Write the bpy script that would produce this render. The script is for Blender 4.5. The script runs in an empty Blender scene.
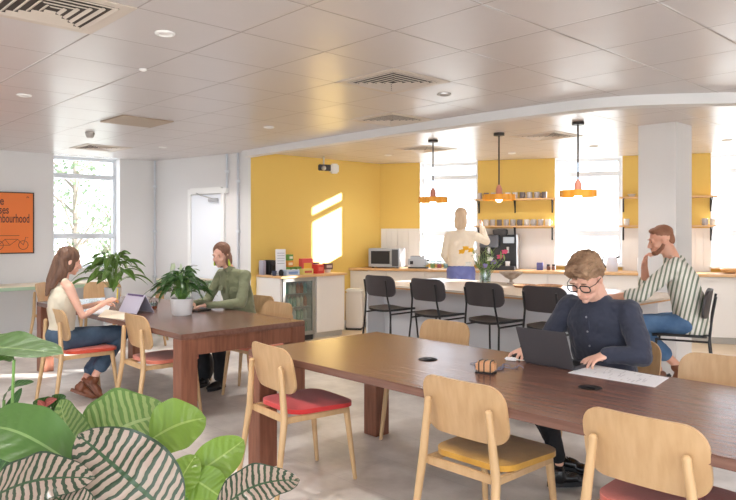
import bpy, bmesh, math, random
from mathutils import Vector, Matrix, Euler
random.seed(7)
COL = bpy.context.scene.collection
F, HZ, CAMZ = 680.0, 232.0, 1.49
G = math.radians(-46.75)            # building grid: local x along the tables, local y across them
def R(d): return math.radians(d)
V = Vector
# ------------------------------------------------------------------ helpers
def lin(c):
    return tuple(((v/255.0)/12.92 if v/255.0 <= .04045 else ((v/255.0+.055)/1.055)**2.4) for v in c) + (1.0,)
def at(px, py, z):                   # where a sight line meets the level z
    Y = (CAMZ-z)*F/(py-HZ); return V(((px-368)/F*Y, Y, z))
def deep(px, py, Y): return V(((px-368)/F*Y, Y, CAMZ+(HZ-py)/F*Y))
def gl(x, y, o=(0, 0)):              # grid-local offset to world
    c, s = math.cos(G), math.sin(G); return V((o[0]+c*x-s*y, o[1]+s*x+c*y, 0))
def newmat(name):
    m = bpy.data.materials.new(name); m.use_nodes = True; nt = m.node_tree
    return m, nt, nt.nodes['Principled BSDF']
def pm(name, col, rough=.5, metal=0, noise=None, bump=None, spec=.5, coat=0, sheen=0, alpha=None, sub=0, stretch=None):
    m, nt, b = newmat(name); N, L = nt.nodes, nt.links
    b.inputs['Base Color'].default_value = lin(col); b.inputs['Roughness'].default_value = rough
    b.inputs['Metallic'].default_value = metal; b.inputs['Specular IOR Level'].default_value = spec
    b.inputs['Coat Weight'].default_value = coat; b.inputs['Sheen Weight'].default_value = sheen
    if sub:
        b.inputs['Subsurface Weight'].default_value = sub; b.inputs['Subsurface Radius'].default_value = (.012, .005, .003); b.inputs['Subsurface Scale'].default_value = 1
    tc = N.new('ShaderNodeTexCoord'); mp = N.new('ShaderNodeMapping'); L.new(tc.outputs['Object'], mp.inputs['Vector'])
    if stretch: mp.inputs['Scale'].default_value = stretch
    if noise:
        sc, c2 = noise; n = N.new('ShaderNodeTexNoise'); n.inputs['Scale'].default_value = sc; n.inputs['Detail'].default_value = 5
        L.new(mp.outputs['Vector'], n.inputs['Vector']); r = N.new('ShaderNodeValToRGB')
        r.color_ramp.elements[0].position = .35; r.color_ramp.elements[1].position = .65
        r.color_ramp.elements[0].color = lin(col); r.color_ramp.elements[1].color = lin(c2)
        L.new(n.outputs['Fac'], r.inputs['Fac']); L.new(r.outputs['Color'], b.inputs['Base Color'])
    if bump:
        n = N.new('ShaderNodeTexNoise'); n.inputs['Scale'].default_value = bump[0]; n.inputs['Detail'].default_value = 3
        L.new(mp.outputs['Vector'], n.inputs['Vector']); bp = N.new('ShaderNodeBump'); bp.inputs['Strength'].default_value = bump[1]; bp.inputs['Distance'].default_value = bump[2] if len(bump) > 2 else .01
        L.new(n.outputs['Fac'], bp.inputs['Height']); L.new(bp.outputs['Normal'], b.inputs['Normal'])
    return m
def emis(name, col, st):
    m, nt, b = newmat(name); b.inputs['Base Color'].default_value = lin(col)
    b.inputs['Emission Color'].default_value = lin(col); b.inputs['Emission Strength'].default_value = st; return m
def glassy(name, tint=(255, 255, 255), refl=.06):
    m = bpy.data.materials.new(name); m.use_nodes = True; nt = m.node_tree; nt.nodes.clear(); N, L = nt.nodes, nt.links
    o = N.new('ShaderNodeOutputMaterial'); t = N.new('ShaderNodeBsdfTransparent'); g = N.new('ShaderNodeBsdfGlossy'); mx = N.new('ShaderNodeMixShader')
    t.inputs['Color'].default_value = lin(tint); g.inputs['Roughness'].default_value = .03; mx.inputs[0].default_value = refl
    L.new(t.outputs[0], mx.inputs[1]); L.new(g.outputs[0], mx.inputs[2]); L.new(mx.outputs[0], o.inputs[0]); return m

class MB:
    def __init__(s): s.b = bmesh.new(); s.uv = None
    def _mk(s, fn, mat):
        r = fn; bmesh.ops.transform(s.b, matrix=mat, verts=r['verts']); return r['verts']
    def box(s, c, d, rot=(0, 0, 0), bev=0):
        m = Matrix.Translation(V(c)) @ Euler(rot).to_matrix().to_4x4() @ Matrix.Diagonal((d[0], d[1], d[2], 1))
        vs = s._mk(bmesh.ops.create_cube(s.b, size=1), m)
        if bev:
            es = list({e for v in vs for e in v.link_edges}); bmesh.ops.bevel(s.b, geom=es, offset=bev, segments=2, affect='EDGES', clamp_overlap=True)
        return s
    def ell(s, c, r, rot=None, seg=18):
        m = Matrix.Translation(V(c)) @ (rot.to_4x4() if rot is not None else Matrix.Identity(4)) @ Matrix.Diagonal((r[0], r[1], r[2], 1))
        nv = max(8, seg*2//3); top = s.b.verts.new(m @ V((0, 0, 1))); bot = s.b.verts.new(m @ V((0, 0, -1))); RR = []
        for i in range(1, nv):
            a = math.pi*i/nv; RR.append([s.b.verts.new(m @ V((math.sin(a)*math.cos(2*math.pi*k/seg), math.sin(a)*math.sin(2*math.pi*k/seg), math.cos(a)))) for k in range(seg)])
        for k in range(seg):
            s.b.faces.new((top, RR[0][k], RR[0][(k+1) % seg])); s.b.faces.new((bot, RR[-1][(k+1) % seg], RR[-1][k]))
        for A, B in zip(RR, RR[1:]):
            for k in range(seg): s.b.faces.new((A[k], B[k], B[(k+1) % seg], A[(k+1) % seg]))
        return s
    def rod(s, p, q, r0, r1=None, seg=14):
        p, q = V(p), V(q); r1 = r0 if r1 is None else r1; d = q-p
        m = Matrix.Translation((p+q)/2) @ d.to_track_quat('Z', 'Y').to_matrix().to_4x4()
        s._mk(bmesh.ops.create_cone(s.b, cap_ends=True, segments=seg, radius1=max(r0, 1e-4), radius2=max(r1, 1e-4), depth=d.length), m); return s
    def cap(s, p, q, r0, r1=None, seg=16):
        r1 = r0 if r1 is None else r1; s.rod(p, q, r0, r1, seg); s.ell(p, (r0,)*3, seg=seg); s.ell(q, (r1,)*3, seg=seg); return s
    def chain(s, pts, rs, seg=16):
        for i in range(len(pts)-1): s.cap(pts[i], pts[i+1], rs[i], rs[i+1], seg)
        return s
    def tube(s, pts, r, seg=8, closed=False):
        pts = [V(p) for p in pts]; n = len(pts); rings = []; up = V((0, 0, 1)); prev = None
        for i, p in enumerate(pts):
            a = pts[(i-1) % n] if (closed or i > 0) else p; b = pts[(i+1) % n] if (closed or i < n-1) else p
            t = (b-a).normalized(); x = (prev if prev is not None else (up if abs(t.z) < .9 else V((1, 0, 0))))
            x = (x-t*x.dot(t)).normalized(); prev = x; y = t.cross(x); rr = r[i] if isinstance(r, (list, tuple)) else r
            rings.append([s.b.verts.new(p+x*rr*math.cos(k*2*math.pi/seg)+y*rr*math.sin(k*2*math.pi/seg)) for k in range(seg)])
        m = n if closed else n-1
        for i in range(m):
            A, B = rings[i], rings[(i+1) % n]
            for k in range(seg): s.b.faces.new((A[k], A[(k+1) % seg], B[(k+1) % seg], B[k]))
        if not closed:
            s.b.faces.new(rings[0][::-1]); s.b.faces.new(rings[-1])
        return s
    def loft(s, rings, seg=24):      # rings: (centre, rx, ry) with horizontal-ish ellipses, optional tilt
        RR = []
        for rg in rings:
            c, rx, ry = V(rg[0]), rg[1], rg[2]; t = rg[3] if len(rg) > 3 else 0
            m = Matrix.Rotation(t, 3, 'X')
            RR.append([s.b.verts.new(c + m @ V((rx*math.cos(a), ry*math.sin(a), 0))) for a in [k*2*math.pi/seg for k in range(seg)]])
        for A, B in zip(RR, RR[1:]):
            for k in range(seg): s.b.faces.new((A[k], A[(k+1) % seg], B[(k+1) % seg], B[k]))
        s.b.faces.new(RR[0][::-1]); s.b.faces.new(RR[-1]); return s
    def lathe(s, prof, seg=28, c=(0, 0, 0)):
        c = V(c); RR = [[s.b.verts.new(c+V((max(r, 1e-4)*math.cos(a), max(r, 1e-4)*math.sin(a), z))) for a in [k*2*math.pi/seg for k in range(seg)]] for r, z in prof]
        for A, B in zip(RR, RR[1:]):
            for k in range(seg): s.b.faces.new((A[k], A[(k+1) % seg], B[(k+1) % seg], B[k]))
        s.b.faces.new(RR[0][::-1]); s.b.faces.new(RR[-1]); return s
    def prism(s, pts, z0, z1):
        a = [s.b.verts.new((p[0], p[1], z0)) for p in pts]; b = [s.b.verts.new((p[0], p[1], z1)) for p in pts]; n = len(pts)
        s.b.faces.new(a[::-1]); s.b.faces.new(b)
        for i in range(n): s.b.faces.new((a[i], a[(i+1) % n], b[(i+1) % n], b[i]))
        return s
    def panel(s, w, h, r, fn, th, nu=18, nv=10):   # rounded panel bent by fn(x,z)->(x,y,z); thickness in y
        def P(i, j, off):
            u = -1+2*i/nu; v = -1+2*j/nv; x = u*w/2; z = v*h/2
            kx, kz = w/2-r, h/2-r; ax, az = abs(x), abs(z)   # squeeze the corners into arcs
            if ax > kx and az > kz:
                dx, dz = (ax-kx)/r, (az-kz)/r; m = max(dx, dz); l = math.hypot(dx, dz); f = m/l if l else 1
                ax, az = kx+dx*f*r, kz+dz*f*r
            q = fn(math.copysign(ax, x), math.copysign(az, z)); return s.b.verts.new((q[0], q[1]+off, q[2]))
        A = [[P(i, j, -th/2) for j in range(nv+1)] for i in range(nu+1)]; B = [[P(i, j, th/2) for j in range(nv+1)] for i in range(nu+1)]
        for i in range(nu):
            for j in range(nv):
                s.b.faces.new((A[i][j], A[i+1][j], A[i+1][j+1], A[i][j+1])); s.b.faces.new((B[i][j], B[i][j+1], B[i+1][j+1], B[i+1][j]))
        rim = [(i, 0) for i in range(nu)]+[(nu, j) for j in range(nv)]+[(i, nv) for i in range(nu, 0, -1)]+[(0, j) for j in range(nv, 0, -1)]
        for k in range(len(rim)):
            (i, j), (m, n) = rim[k], rim[(k+1) % len(rim)]
            s.b.faces.new((A[i][j], B[i][j], B[m][n], A[m][n]))
        return s
    def leaf(s, base, tip, width, arch=.15, nrm=(0, 0, 1), nu=12, nv=6, cup=.15, wave=0, point=1.0, fold=0):
        if s.uv is None: s.uv = s.b.loops.layers.uv.new('UVMap')
        base, tip = V(base), V(tip); d = tip-base; L = d.length; n = V(nrm); n = (n-d*n.dot(d)/d.length_squared).normalized(); sd = d.normalized().cross(n)
        gr = []
        for i in range(nu+1):
            t = i/nu; c = base+d*t+n*(arch*L*math.sin(math.pi*t)); w = width/2*(math.sin(math.pi*min(1, t**.8*1.0))**(.75*point))*(1 if 0 < t < 1 else 0)+.0006
            row = []
            for j in range(nv+1):
                v = -1+2*j/nv
                row.append(s.b.verts.new(c+sd*(w*v)+n*(cup*w*abs(v)**1.6+wave*w*math.sin(t*17+v*2)*abs(v)*.3+fold*w*max(0, v))))
            gr.append(row)
        for i in range(nu):
            for j in range(nv):
                f = s.b.faces.new((gr[i][j], gr[i+1][j], gr[i+1][j+1], gr[i][j+1])); f.smooth = True
                for lp, (a, b_) in zip(f.loops, ((i, j), (i+1, j), (i+1, j+1), (i, j+1))): lp[s.uv].uv = (a/nu, b_/nv)
        return s
    def build(s, name, mat, parent=None, smooth=True, loc=None, rot=None, voxel=None, sm=6, weld=False):
        me = bpy.data.meshes.new(name); bmesh.ops.recalc_face_normals(s.b, faces=s.b.faces) if s.uv is None else None
        s.b.to_mesh(me); s.b.free(); me.materials.append(mat)
        if smooth:
            me.polygons.foreach_set('use_smooth', [True]*len(me.polygons))
            if voxel is None:
                try: me.set_sharp_from_angle(angle=R(38))
                except Exception: pass
        o = bpy.data.objects.new(name, me); COL.objects.link(o)
        if loc is not None: o.location = loc
        if rot is not None: o.rotation_euler = rot
        if parent is not None: o.parent = parent
        if voxel:
            md = o.modifiers.new('fuse', 'REMESH'); md.mode = 'VOXEL'; md.voxel_size = voxel; md.use_smooth_shade = True
            md = o.modifiers.new('soften', 'SMOOTH'); md.iterations = sm; md.factor = .5
        return o
def tag(o, label, cat, group=None, kind=None):
    if label: o['label'] = label
    if cat: o['category'] = cat
    if group: o['group'] = group
    if kind: o['kind'] = kind
    return o
def thing(name, label, cat, loc, rz=0, group=None):
    o = bpy.data.objects.new(name, None); COL.objects.link(o); o.location = loc; o.rotation_euler = (0, 0, rz); o.empty_display_size = .1
    return tag(o, label, cat, group)
def kids(o): return [c for c in bpy.data.objects if c.parent == o]
def copy_tree(o, loc=None, rz=None, label=None, group=None, parent=None):
    c = o.copy(); COL.objects.link(c)
    if parent is not None: c.parent = parent
    for k in kids(o): copy_tree(k, parent=c)
    if loc is not None: c.location = loc
    if rz is not None: c.rotation_euler = (0, 0, rz)
    if label: c['label'] = label
    if group: c['group'] = group
    return c
def struct(mb, name, mat, **k):
    o = mb.build(name, mat, **k); o['kind'] = 'structure'; return o

# ------------------------------------------------------------------ materials
def wood(name, c1, c2, rough, scale=(1, 12, 12), sc=3, spec=.5, coat=0):
    return pm(name, c1, rough, noise=(sc, c2), stretch=scale, bump=(20, .04), spec=spec, coat=coat)
M = {}
M['wall'] = pm('wall_paint', (226, 224, 224), .8, bump=(60, .03))
M['yellow'] = pm('yellow_paint', (234, 198, 106), .7, bump=(60, .03))
M['white'] = pm('white_paint', (240, 239, 238), .5)
M['frame'] = pm('window_frame_white', (222, 226, 232), .4)
M['steel'] = pm('steel', (190, 190, 192), .3, .9)
M['darksteel'] = pm('dark_steel', (70, 66, 66), .45, .6)
M['black'] = pm('black_plastic', (26, 26, 29), .45)
M['blackm'] = pm('black_metal', (38, 36, 38), .4, .3)
M['walnut'] = wood('walnut', (108, 74, 62), (126, 90, 77), .26, (1.0, 14, 14), 3, .6)
M['walnut_leg'] = wood('walnut_leg', (116, 70, 52), (140, 90, 68), .45, (14, 14, 1.2), 3)
M['oak'] = wood('pale_oak', (192, 155, 112), (202, 166, 124), .36, (14, 14, 1.2), 2.5)
M['oakleg'] = wood('pale_oak_leg', (196, 160, 116), (206, 171, 128), .38, (10, 10, 1), 3)
M['worktop'] = wood('wood_worktop', (214, 168, 116), (226, 184, 134), .35, (1.5, 12, 12), 3)
M['island_top'] = pm('island_worktop_white', (232, 230, 228), .3)
M['island_edge'] = wood('ply_edge', (214, 160, 110), (226, 176, 126), .45, (1, 12, 12), 3)
M['panel'] = pm('grey_white_panel', (206, 208, 214), .5)
M['cab'] = pm('cabinet_white', (236, 232, 228), .42)
M['skin'] = pm('skin', (232, 178, 156), .5, sub=.12, noise=(6, (238, 190, 168)))
M['skin2'] = pm('skin_warm', (222, 162, 136), .5, sub=.12, noise=(6, (230, 176, 150)))
M['navy'] = pm('navy_cotton', (46, 50, 66), .85, noise=(2, (56, 60, 78)), bump=(7, .5, .05), sheen=.2)
M['trouser'] = pm('black_trousers', (24, 25, 30), .85, bump=(9, .4, .04))
M['green'] = pm('olive_cotton', (124, 128, 98), .85, noise=(3, (140, 144, 112)), bump=(9, .5, .05), sheen=.2)
M['denim'] = pm('dark_denim', (56, 76, 98), .85, noise=(7, (78, 98, 120)), bump=(10, .4, .03))
M['denim2'] = pm('mid_denim', (72, 104, 142), .85, noise=(7, (92, 124, 160)), bump=(10, .4, .03))
M['denim3'] = pm('violet_denim', (104, 112, 170), .85, noise=(7, (120, 128, 184)))
M['knit'] = pm('oatmeal_knit', (216, 206, 186), .9, bump=(40, .3))
M['cream'] = pm('cream_blouse', (236, 224, 206), .85, bump=(10, .5, .04))
M['hair_man'] = pm('dark_blond_hair', (128, 96, 72), .55, noise=(9, (168, 134, 104)), stretch=(2, 1, 2), bump=(26, .7, .02))
M['hair_brown'] = pm('brown_hair', (84, 60, 48), .5, noise=(9, (122, 88, 68)), stretch=(2.5, 2.5, .5), bump=(24, .6, .02))
M['hair_auburn'] = pm('auburn_hair', (112, 74, 56), .5, noise=(9, (140, 96, 74)), stretch=(2.5, 2.5, .5), bump=(24, .6, .02))
M['hair_ginger'] = pm('short_auburn_hair', (138, 90, 66), .6, noise=(9, (160, 108, 80)), bump=(30, .6, .02))
M['hair_blond'] = pm('blond_hair', (206, 178, 150), .55, noise=(9, (220, 196, 168)), stretch=(2.5, 2.5, .5), bump=(24, .5, .02))
M['leather'] = pm('brown_leather', (110, 62, 40), .4, noise=(9, (130, 78, 52)))
M['patent'] = pm('black_leather', (20, 20, 24), .22, bump=(14, .5, .02))
M['pot'] = pm('white_ceramic', (238, 236, 236), .35)
M['soil'] = pm('soil', (60, 44, 34), .95, bump=(40, .8))
M['paper'] = pm('paper', (238, 238, 242), .7)
M['glass'] = glassy('window_glass', (250, 252, 255), .04)
M['clear'] = glassy('clear_glass', (226, 236, 236), .14)
M['lamp'] = emis('lamp_disc', (255, 240, 225), 9)
M['bulb'] = emis('bulb', (255, 240, 215), 6)
M['red'] = pm('red_fabric', (206, 48, 48), .85, bump=(90, .2), sheen=.3)
M['salmon'] = pm('salmon_fabric', (214, 122, 100), .85, bump=(90, .2), sheen=.3)
M['pink'] = pm('terracotta_fabric', (208, 106, 92), .85, bump=(90, .2), sheen=.3)
M['mustard'] = pm('mustard_fabric', (198, 146, 52), .85, noise=(14, (210, 158, 62)), bump=(90, .2), sheen=.3)
M['orange_red'] = pm('orange_red_fabric', (208, 76, 52), .85, bump=(90, .2), sheen=.3)

def leafmat(name, base, stripe=None, freq=16, slope=1.6, width=.5, rough=.35, mid=None, pinks=None):
    m, nt, b = newmat(name); N, L = nt.nodes, nt.links
    b.inputs['Roughness'].default_value = rough
    b.inputs['Subsurface Weight'].default_value = 0
    uv = N.new('ShaderNodeUVMap'); sx = N.new('ShaderNodeSeparateXYZ'); L.new(uv.outputs[0], sx.inputs[0])
    def mth(op, a, c=None, d=None):
        n = N.new('ShaderNodeMath'); n.operation = op
        for i, x in enumerate((a, c, d)):
            if x is None: continue
            if isinstance(x, (int, float)): n.inputs[i].default_value = x
            else: L.new(x, n.inputs[i])
        return n.outputs[0]
    def mix(f, a, c):
        n = N.new('ShaderNodeMix'); n.data_type = 'RGBA'; L.new(f, n.inputs[0])
        for i, x in ((6, a), (7, c)):
            if isinstance(x, tuple): n.inputs[i].default_value = x
            else: L.new(x, n.inputs[i])
        return n.outputs[2]
    v = mth('ABSOLUTE', mth('SUBTRACT', mth('MULTIPLY', sx.outputs['Y'], 2.0), 1.0))
    nz = N.new('ShaderNodeTexNoise'); nz.inputs['Scale'].default_value = 5; L.new(uv.outputs[0], nz.inputs['Vector'])
    ph = mth('ADD', mth('SUBTRACT', mth('MULTIPLY', sx.outputs['X'], freq), mth('MULTIPLY', v, slope)), mth('MULTIPLY', nz.outputs['Fac'], .9))
    w = mth('SINE', mth('MULTIPLY', ph, 2*math.pi)); w = mth('ADD', mth('MULTIPLY', w, .5), .5)
    col = lin(base)
    if stripe:
        st = mth('GREATER_THAN', w, 1-width)
        inb = mth('LESS_THAN', v, .93); outb = mth('GREATER_THAN', v, .05); f = mth('MULTIPLY', mth('MULTIPLY', st, inb), outb)
        sc = lin(stripe)
        if pinks:
            n2 = N.new('ShaderNodeTexNoise'); n2.inputs['Scale'].default_value = 3; L.new(uv.outputs[0], n2.inputs['Vector'])
            sc = mix(n2.outputs['Fac'], lin(stripe), lin(pinks))
        col = mix(f, lin(base), sc)
    mf = mth('LESS_THAN', v, .045); col = mix(mf, col, lin(mid or tuple(min(255, c+40) for c in base)))
    L.new(col, b.inputs['Base Color'])
    bp = N.new('ShaderNodeBump'); bp.inputs['Strength'].default_value = .35; bp.inputs['Distance'].default_value = .004; L.new(w, bp.inputs['Height']); L.new(bp.outputs['Normal'], b.inputs['Normal'])
    tr = N.new('ShaderNodeBsdfTranslucent'); L.new(col, tr.inputs['Color']); mx = N.new('ShaderNodeMixShader'); mx.inputs[0].default_value = .3
    out = N['Material Output'] if 'Material Output' in N else None
    L.new(b.outputs[0], mx.inputs[1]); L.new(tr.outputs[0], mx.inputs[2]); L.new(mx.outputs[0], out.inputs[0])
    return m
M['leaf_dark'] = leafmat('deep_green_leaf', (62, 98, 50), None, 9, 1.2, rough=.3, mid=(104, 140, 80))
M['leaf_mid'] = leafmat('mid_green_leaf', (96, 130, 58), None, 9, 1.2, rough=.35, mid=(134, 160, 92))
M['leaf_lime'] = leafmat('lime_leaf', (124, 156, 62), None, 8, 1.2, rough=.35, mid=(160, 184, 100))
M['leaf_plain'] = leafmat('glossy_green_leaf', (88, 124, 62), None, 9, 1.0, rough=.4, mid=(136, 166, 104))
M['leaf_stripe'] = leafmat('light_green_striped_leaf', (104, 138, 74), (150, 172, 108), 15, 1.0, .55, mid=(160, 182, 124))
M['leaf_pink'] = leafmat('pink_striped_leaf', (58, 76, 58), (172, 164, 146), 15, 1.0, .62, rough=.3, mid=(64, 90, 62), pinks=(184, 150, 142))
M['stem'] = pm('green_stem', (120, 158, 84), .5)
M['spathe'] = pm('pale_spathe', (210, 222, 190), .6)

# ------------------------------------------------------------------ setting
A_, B_, C_ = V((-3.35, 10.63, 0)), V((-1.62, 9.4, 0)), V((.196, 11.1, 0))
bd = V((.949, -.318, 0)).normalized(); D_ = C_+bd*8.5
ld = V((-.7517, -.6595, 0)).normalized(); L_ = A_+ld*5.0
room = [L_, A_, B_, C_, D_, V((D_.x, -3, 0)), V((L_.x, -3, 0))]
CH = 2.60
def floor_material():
    m, nt, b = newmat('mottled_stone_vinyl'); N, L = nt.nodes, nt.links
    tc = N.new('ShaderNodeTexCoord'); mp = N.new('ShaderNodeMapping'); mp.inputs['Rotation'].default_value = (0, 0, -G); L.new(tc.outputs['Object'], mp.inputs[0])
    n = N.new('ShaderNodeTexNoise'); n.inputs['Scale'].default_value = 1.8; n.inputs['Detail'].default_value = 8; n.inputs['Roughness'].default_value = .62; L.new(mp.outputs[0], n.inputs['Vector'])
    r = N.new('ShaderNodeValToRGB'); r.color_ramp.elements[0].position = .36; r.color_ramp.elements[0].color = lin((190, 182, 176)); r.color_ramp.elements[1].position = .66; r.color_ramp.elements[1].color = lin((232, 226, 220))
    L.new(n.outputs['Fac'], r.inputs[0])
    bk = N.new('ShaderNodeTexBrick'); bk.offset = 0.5; bk.inputs['Color1'].default_value = (1, 1, 1, 1); bk.inputs['Color2'].default_value = (.9, .9, .9, 1); bk.inputs['Mortar'].default_value = (.78, .78, .78, 1)
    bk.inputs['Scale'].default_value = 1; bk.inputs['Mortar Size'].default_value = .004; bk.inputs['Brick Width'].default_value = .9; bk.inputs['Row Height'].default_value = .45; L.new(mp.outputs[0], bk.inputs['Vector'])
    x = N.new('ShaderNodeMix'); x.data_type = 'RGBA'; x.blend_type = 'MULTIPLY'; x.inputs[0].default_value = .7; L.new(r.outputs[0], x.inputs[6]); L.new(bk.outputs[0], x.inputs[7])
    L.new(x.outputs[2], b.inputs['Base Color']); b.inputs['Roughness'].default_value = .42; return m
struct(MB().prism([(p.x, p.y) for p in room], -.12, 0), 'floor', floor_material(), smooth=False)
# pale kitchen floor behind the main room
kf = [(-1.3, 8.9), (C_.x, C_.y), (D_.x, D_.y), (D_.x, 5.6), (3.2, 5.6), (2.3, 5.3), (-.2, 7.85)]
struct(MB().prism(kf, .0, .004), 'floor_kitchen', wood('pale_plank_vinyl', (222, 200, 168), (232, 212, 184), .3, (1, 10, 1), 2.2), smooth=False)
def ceiling_material():
    m, nt, b = newmat('metal_ceiling_tiles'); N, L = nt.nodes, nt.links
    tc = N.new('ShaderNodeTexCoord'); sp = N.new('ShaderNodeSeparateXYZ'); L.new(tc.outputs['Object'], sp.inputs[0])
    def mth(op, a, c=None):
        n = N.new('ShaderNodeMath'); n.operation = op
        for i, x in enumerate((a, c)):
            if x is None: continue
            if isinstance(x, (int, float)): n.inputs[i].default_value = x
            else: L.new(x, n.inputs[i])
        return n.outputs[0]
    th = .816; cs, sn = math.cos(th), math.sin(th)
    a = mth('ADD', mth('MULTIPLY', sp.outputs['X'], sn/.6), mth('MULTIPLY', sp.outputs['Y'], cs/.6)); a = mth('SUBTRACT', a, 2.456-100)
    c = mth('ADD', mth('MULTIPLY', sp.outputs['X'], -cs/.6), mth('MULTIPLY', sp.outputs['Y'], sn/.6)); c = mth('SUBTRACT', c, 2.387-100)
    fa, fc = mth('FRACT', a), mth('FRACT', c); ia, ic = mth('FLOOR', a), mth('FLOOR', c)
    cb = N.new('ShaderNodeCombineXYZ'); L.new(ia, cb.inputs[0]); L.new(ic, cb.inputs[1]); wn = N.new('ShaderNodeTexWhiteNoise'); L.new(cb.outputs[0], wn.inputs['Vector'])
    sc = N.new('ShaderNodeSeparateColor'); L.new(wn.outputs['Color'], sc.inputs[0])
    h = mth('ADD', mth('MULTIPLY', fa, mth('SUBTRACT', sc.outputs[0], .5)), mth('MULTIPLY', fc, mth('SUBTRACT', sc.outputs[1], .5)))
    ea = mth('MINIMUM', fa, mth('SUBTRACT', 1.0, fa)); ec = mth('MINIMUM', fc, mth('SUBTRACT', 1.0, fc)); e = mth('MINIMUM', ea, ec)
    gr = mth('LESS_THAN', e, .007); edge = mth('MINIMUM', mth('MULTIPLY', e, 60.0), 1.0)
    hh = mth('ADD', mth('MULTIPLY', h, .010), mth('MULTIPLY', edge, .003))
    nz = N.new('ShaderNodeTexNoise'); nz.inputs['Scale'].default_value = 2.2; L.new(tc.outputs['Object'], nz.inputs['Vector']); hh = mth('ADD', hh, mth('MULTIPLY', nz.outputs['Fac'], .006))
    bp = N.new('ShaderNodeBump'); bp.inputs['Strength'].default_value = 1; bp.inputs['Distance'].default_value = 1; L.new(hh, bp.inputs['Height']); L.new(bp.outputs[0], b.inputs['Normal'])
    x = N.new('ShaderNodeMix'); x.data_type = 'RGBA'; L.new(gr, x.inputs[0]); x.inputs[6].default_value = lin((208, 201, 200)); x.inputs[7].default_value = lin((170, 158, 154)); L.new(x.outputs[2], b.inputs['Base Color'])
    b.inputs['Roughness'].default_value = .3; b.inputs['Specular IOR Level'].default_value = .42; return m
struct(MB().prism([(p.x, p.y) for p in room], CH, CH+.15), 'ceiling', ceiling_material(), smooth=False)

def wall(name, P, Q, mat, openings=(), th=.28, h=CH, ext=0.0):
    """wall from P to Q, room side on the right hand of P->Q (thickness grows to the left)"""
    d = (Q-P); ln = d.length; rz = math.atan2(d.y, d.x); mb = MB(); xs = -ext
    for (x0, x1, z0, z1) in sorted(openings):
        mb.box(((xs+x0)/2, th/2, h/2), (x0-xs, th, h))
        if z0 > 0: mb.box(((x0+x1)/2, th/2, z0/2), (x1-x0, th, z0))
        if z1 < h: mb.box(((x0+x1)/2, th/2, (z1+h)/2), (x1-x0, th, h-z1))
        xs = x1
    mb.box(((xs+ln+ext)/2, th/2, h/2), (ln+ext-xs, th, h))
    return struct(mb, name, mat, smooth=False, loc=P, rot=(0, 0, rz)), rz
def tpar(px, P, d):
    k = (px-368)/F; return (P.y*k-P.x)/(d.x-d.y*k)
# window wall: goes L_ -> A_
wd = (A_-L_).normalized(); wl = [tpar(53, L_, wd), tpar(120, L_, wd)]
w4 = (wl[0]-2.6, wl[0]-1.5)
_, rzw = wall('wall_left', L_, A_, M['wall'], [(wl[0], wl[1], .95, CH)], ext=.0)
_, rzd = wall('wall_door', A_, B_, M['wall'])
_, rzy = wall('wall_kitchen_side', B_, C_, M['yellow'])
wins = [(.671, 1.597), (2.756, 3.71), (4.87, 5.95), (7.0, 8.0)]
_, rzb = wall('wall_back', C_, D_, M['yellow'], [(a, b, .98, CH) for a, b in wins])
struct(MB().box((D_.x+.1, (D_.y-3)/2, CH/2), (.2, D_.y+3, CH)), 'wall_right', M['wall'], smooth=False)
struct(MB().box((L_.x-.1, (L_.y-3)/2, CH/2), (.2, L_.y+3, CH)), 'wall_far_left', M['wall'], smooth=False)
def window(n, P, rz, x0, x1, z0, z1, rails, rec=.17, mull=None):
    w = x1-x0; e = bpy.data.objects.new('window_%d' % n, None); COL.objects.link(e); e.location = P; e.rotation_euler = (0, 0, rz); e['kind'] = 'structure'
    t = .055; mb = MB()
    mb.box((x0+t/2, rec, (z0+z1)/2), (t, .06, z1-z0)); mb.box((x1-t/2, rec, (z0+z1)/2), (t, .06, z1-z0))
    mb.box(((x0+x1)/2, rec, z0+t/2), (w-2*t, .06, t)); mb.box(((x0+x1)/2, rec, z1-t/2), (w-2*t, .06, t))
    for z, hh in rails: mb.box(((x0+x1)/2, rec, z), (w-2*t, .07, hh))
    mb.build('window_frame', M['frame'], e, smooth=False)
    MB().box(((x0+x1)/2, rec+.005, (z0+z1)/2), (w-2*t, .006, z1-z0-2*t)).build('pane', M['glass'], e, smooth=False)
    # white plastered reveals and sill
    mb = MB(); mb.box((x0+.004, .11, (z0+z1)/2), (.008, .24, z1-z0)); mb.box((x1-.004, .11, (z0+z1)/2), (.008, .24, z1-z0)); mb.box(((x0+x1)/2, .11, z1-.004), (w, .24, .008))
    mb.build('reveal', M['white'], e, smooth=False)
    MB().box(((x0+x1)/2, .06, z0+.012), (w+.04, .22, .024), bev=.004).build('window_sill', M['white'], e, smooth=False)
window(1, L_, rzw, wl[0], wl[1], .95, CH-.002, [(2.31, .07), (1.43, .08)])
for i, (a, b) in enumerate(wins): window(i+2, C_, rzb, a, b, .98, CH-.002, [(2.36, .07), (1.47, .09)])
# painted splashback boarding between and beside the windows
def bead(a, b, z0, z1):
    mb = MB(); n = max(1, int((b-a)/.09)); w = (b-a)/n
    for i in range(n): mb.box((a+w*(i+.5), -.006, (z0+z1)/2), (w-.004, .012, z1-z0))
    mb.box(((a+b)/2, -.002, (z0+z1)/2), (b-a, .004, z1-z0)); return mb
for i, (a, b) in enumerate([(0.02, wins[0][0]-.0), (wins[0][1], wins[1][0]), (wins[1][1], wins[2][0]), (wins[2][1], wins[3][0])]):
    struct(bead(a, b, .93, 1.545), 'trim_%d' % (i+1), M['cab'], smooth=False, loc=C_, rot=(0, 0, rzb))
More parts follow.
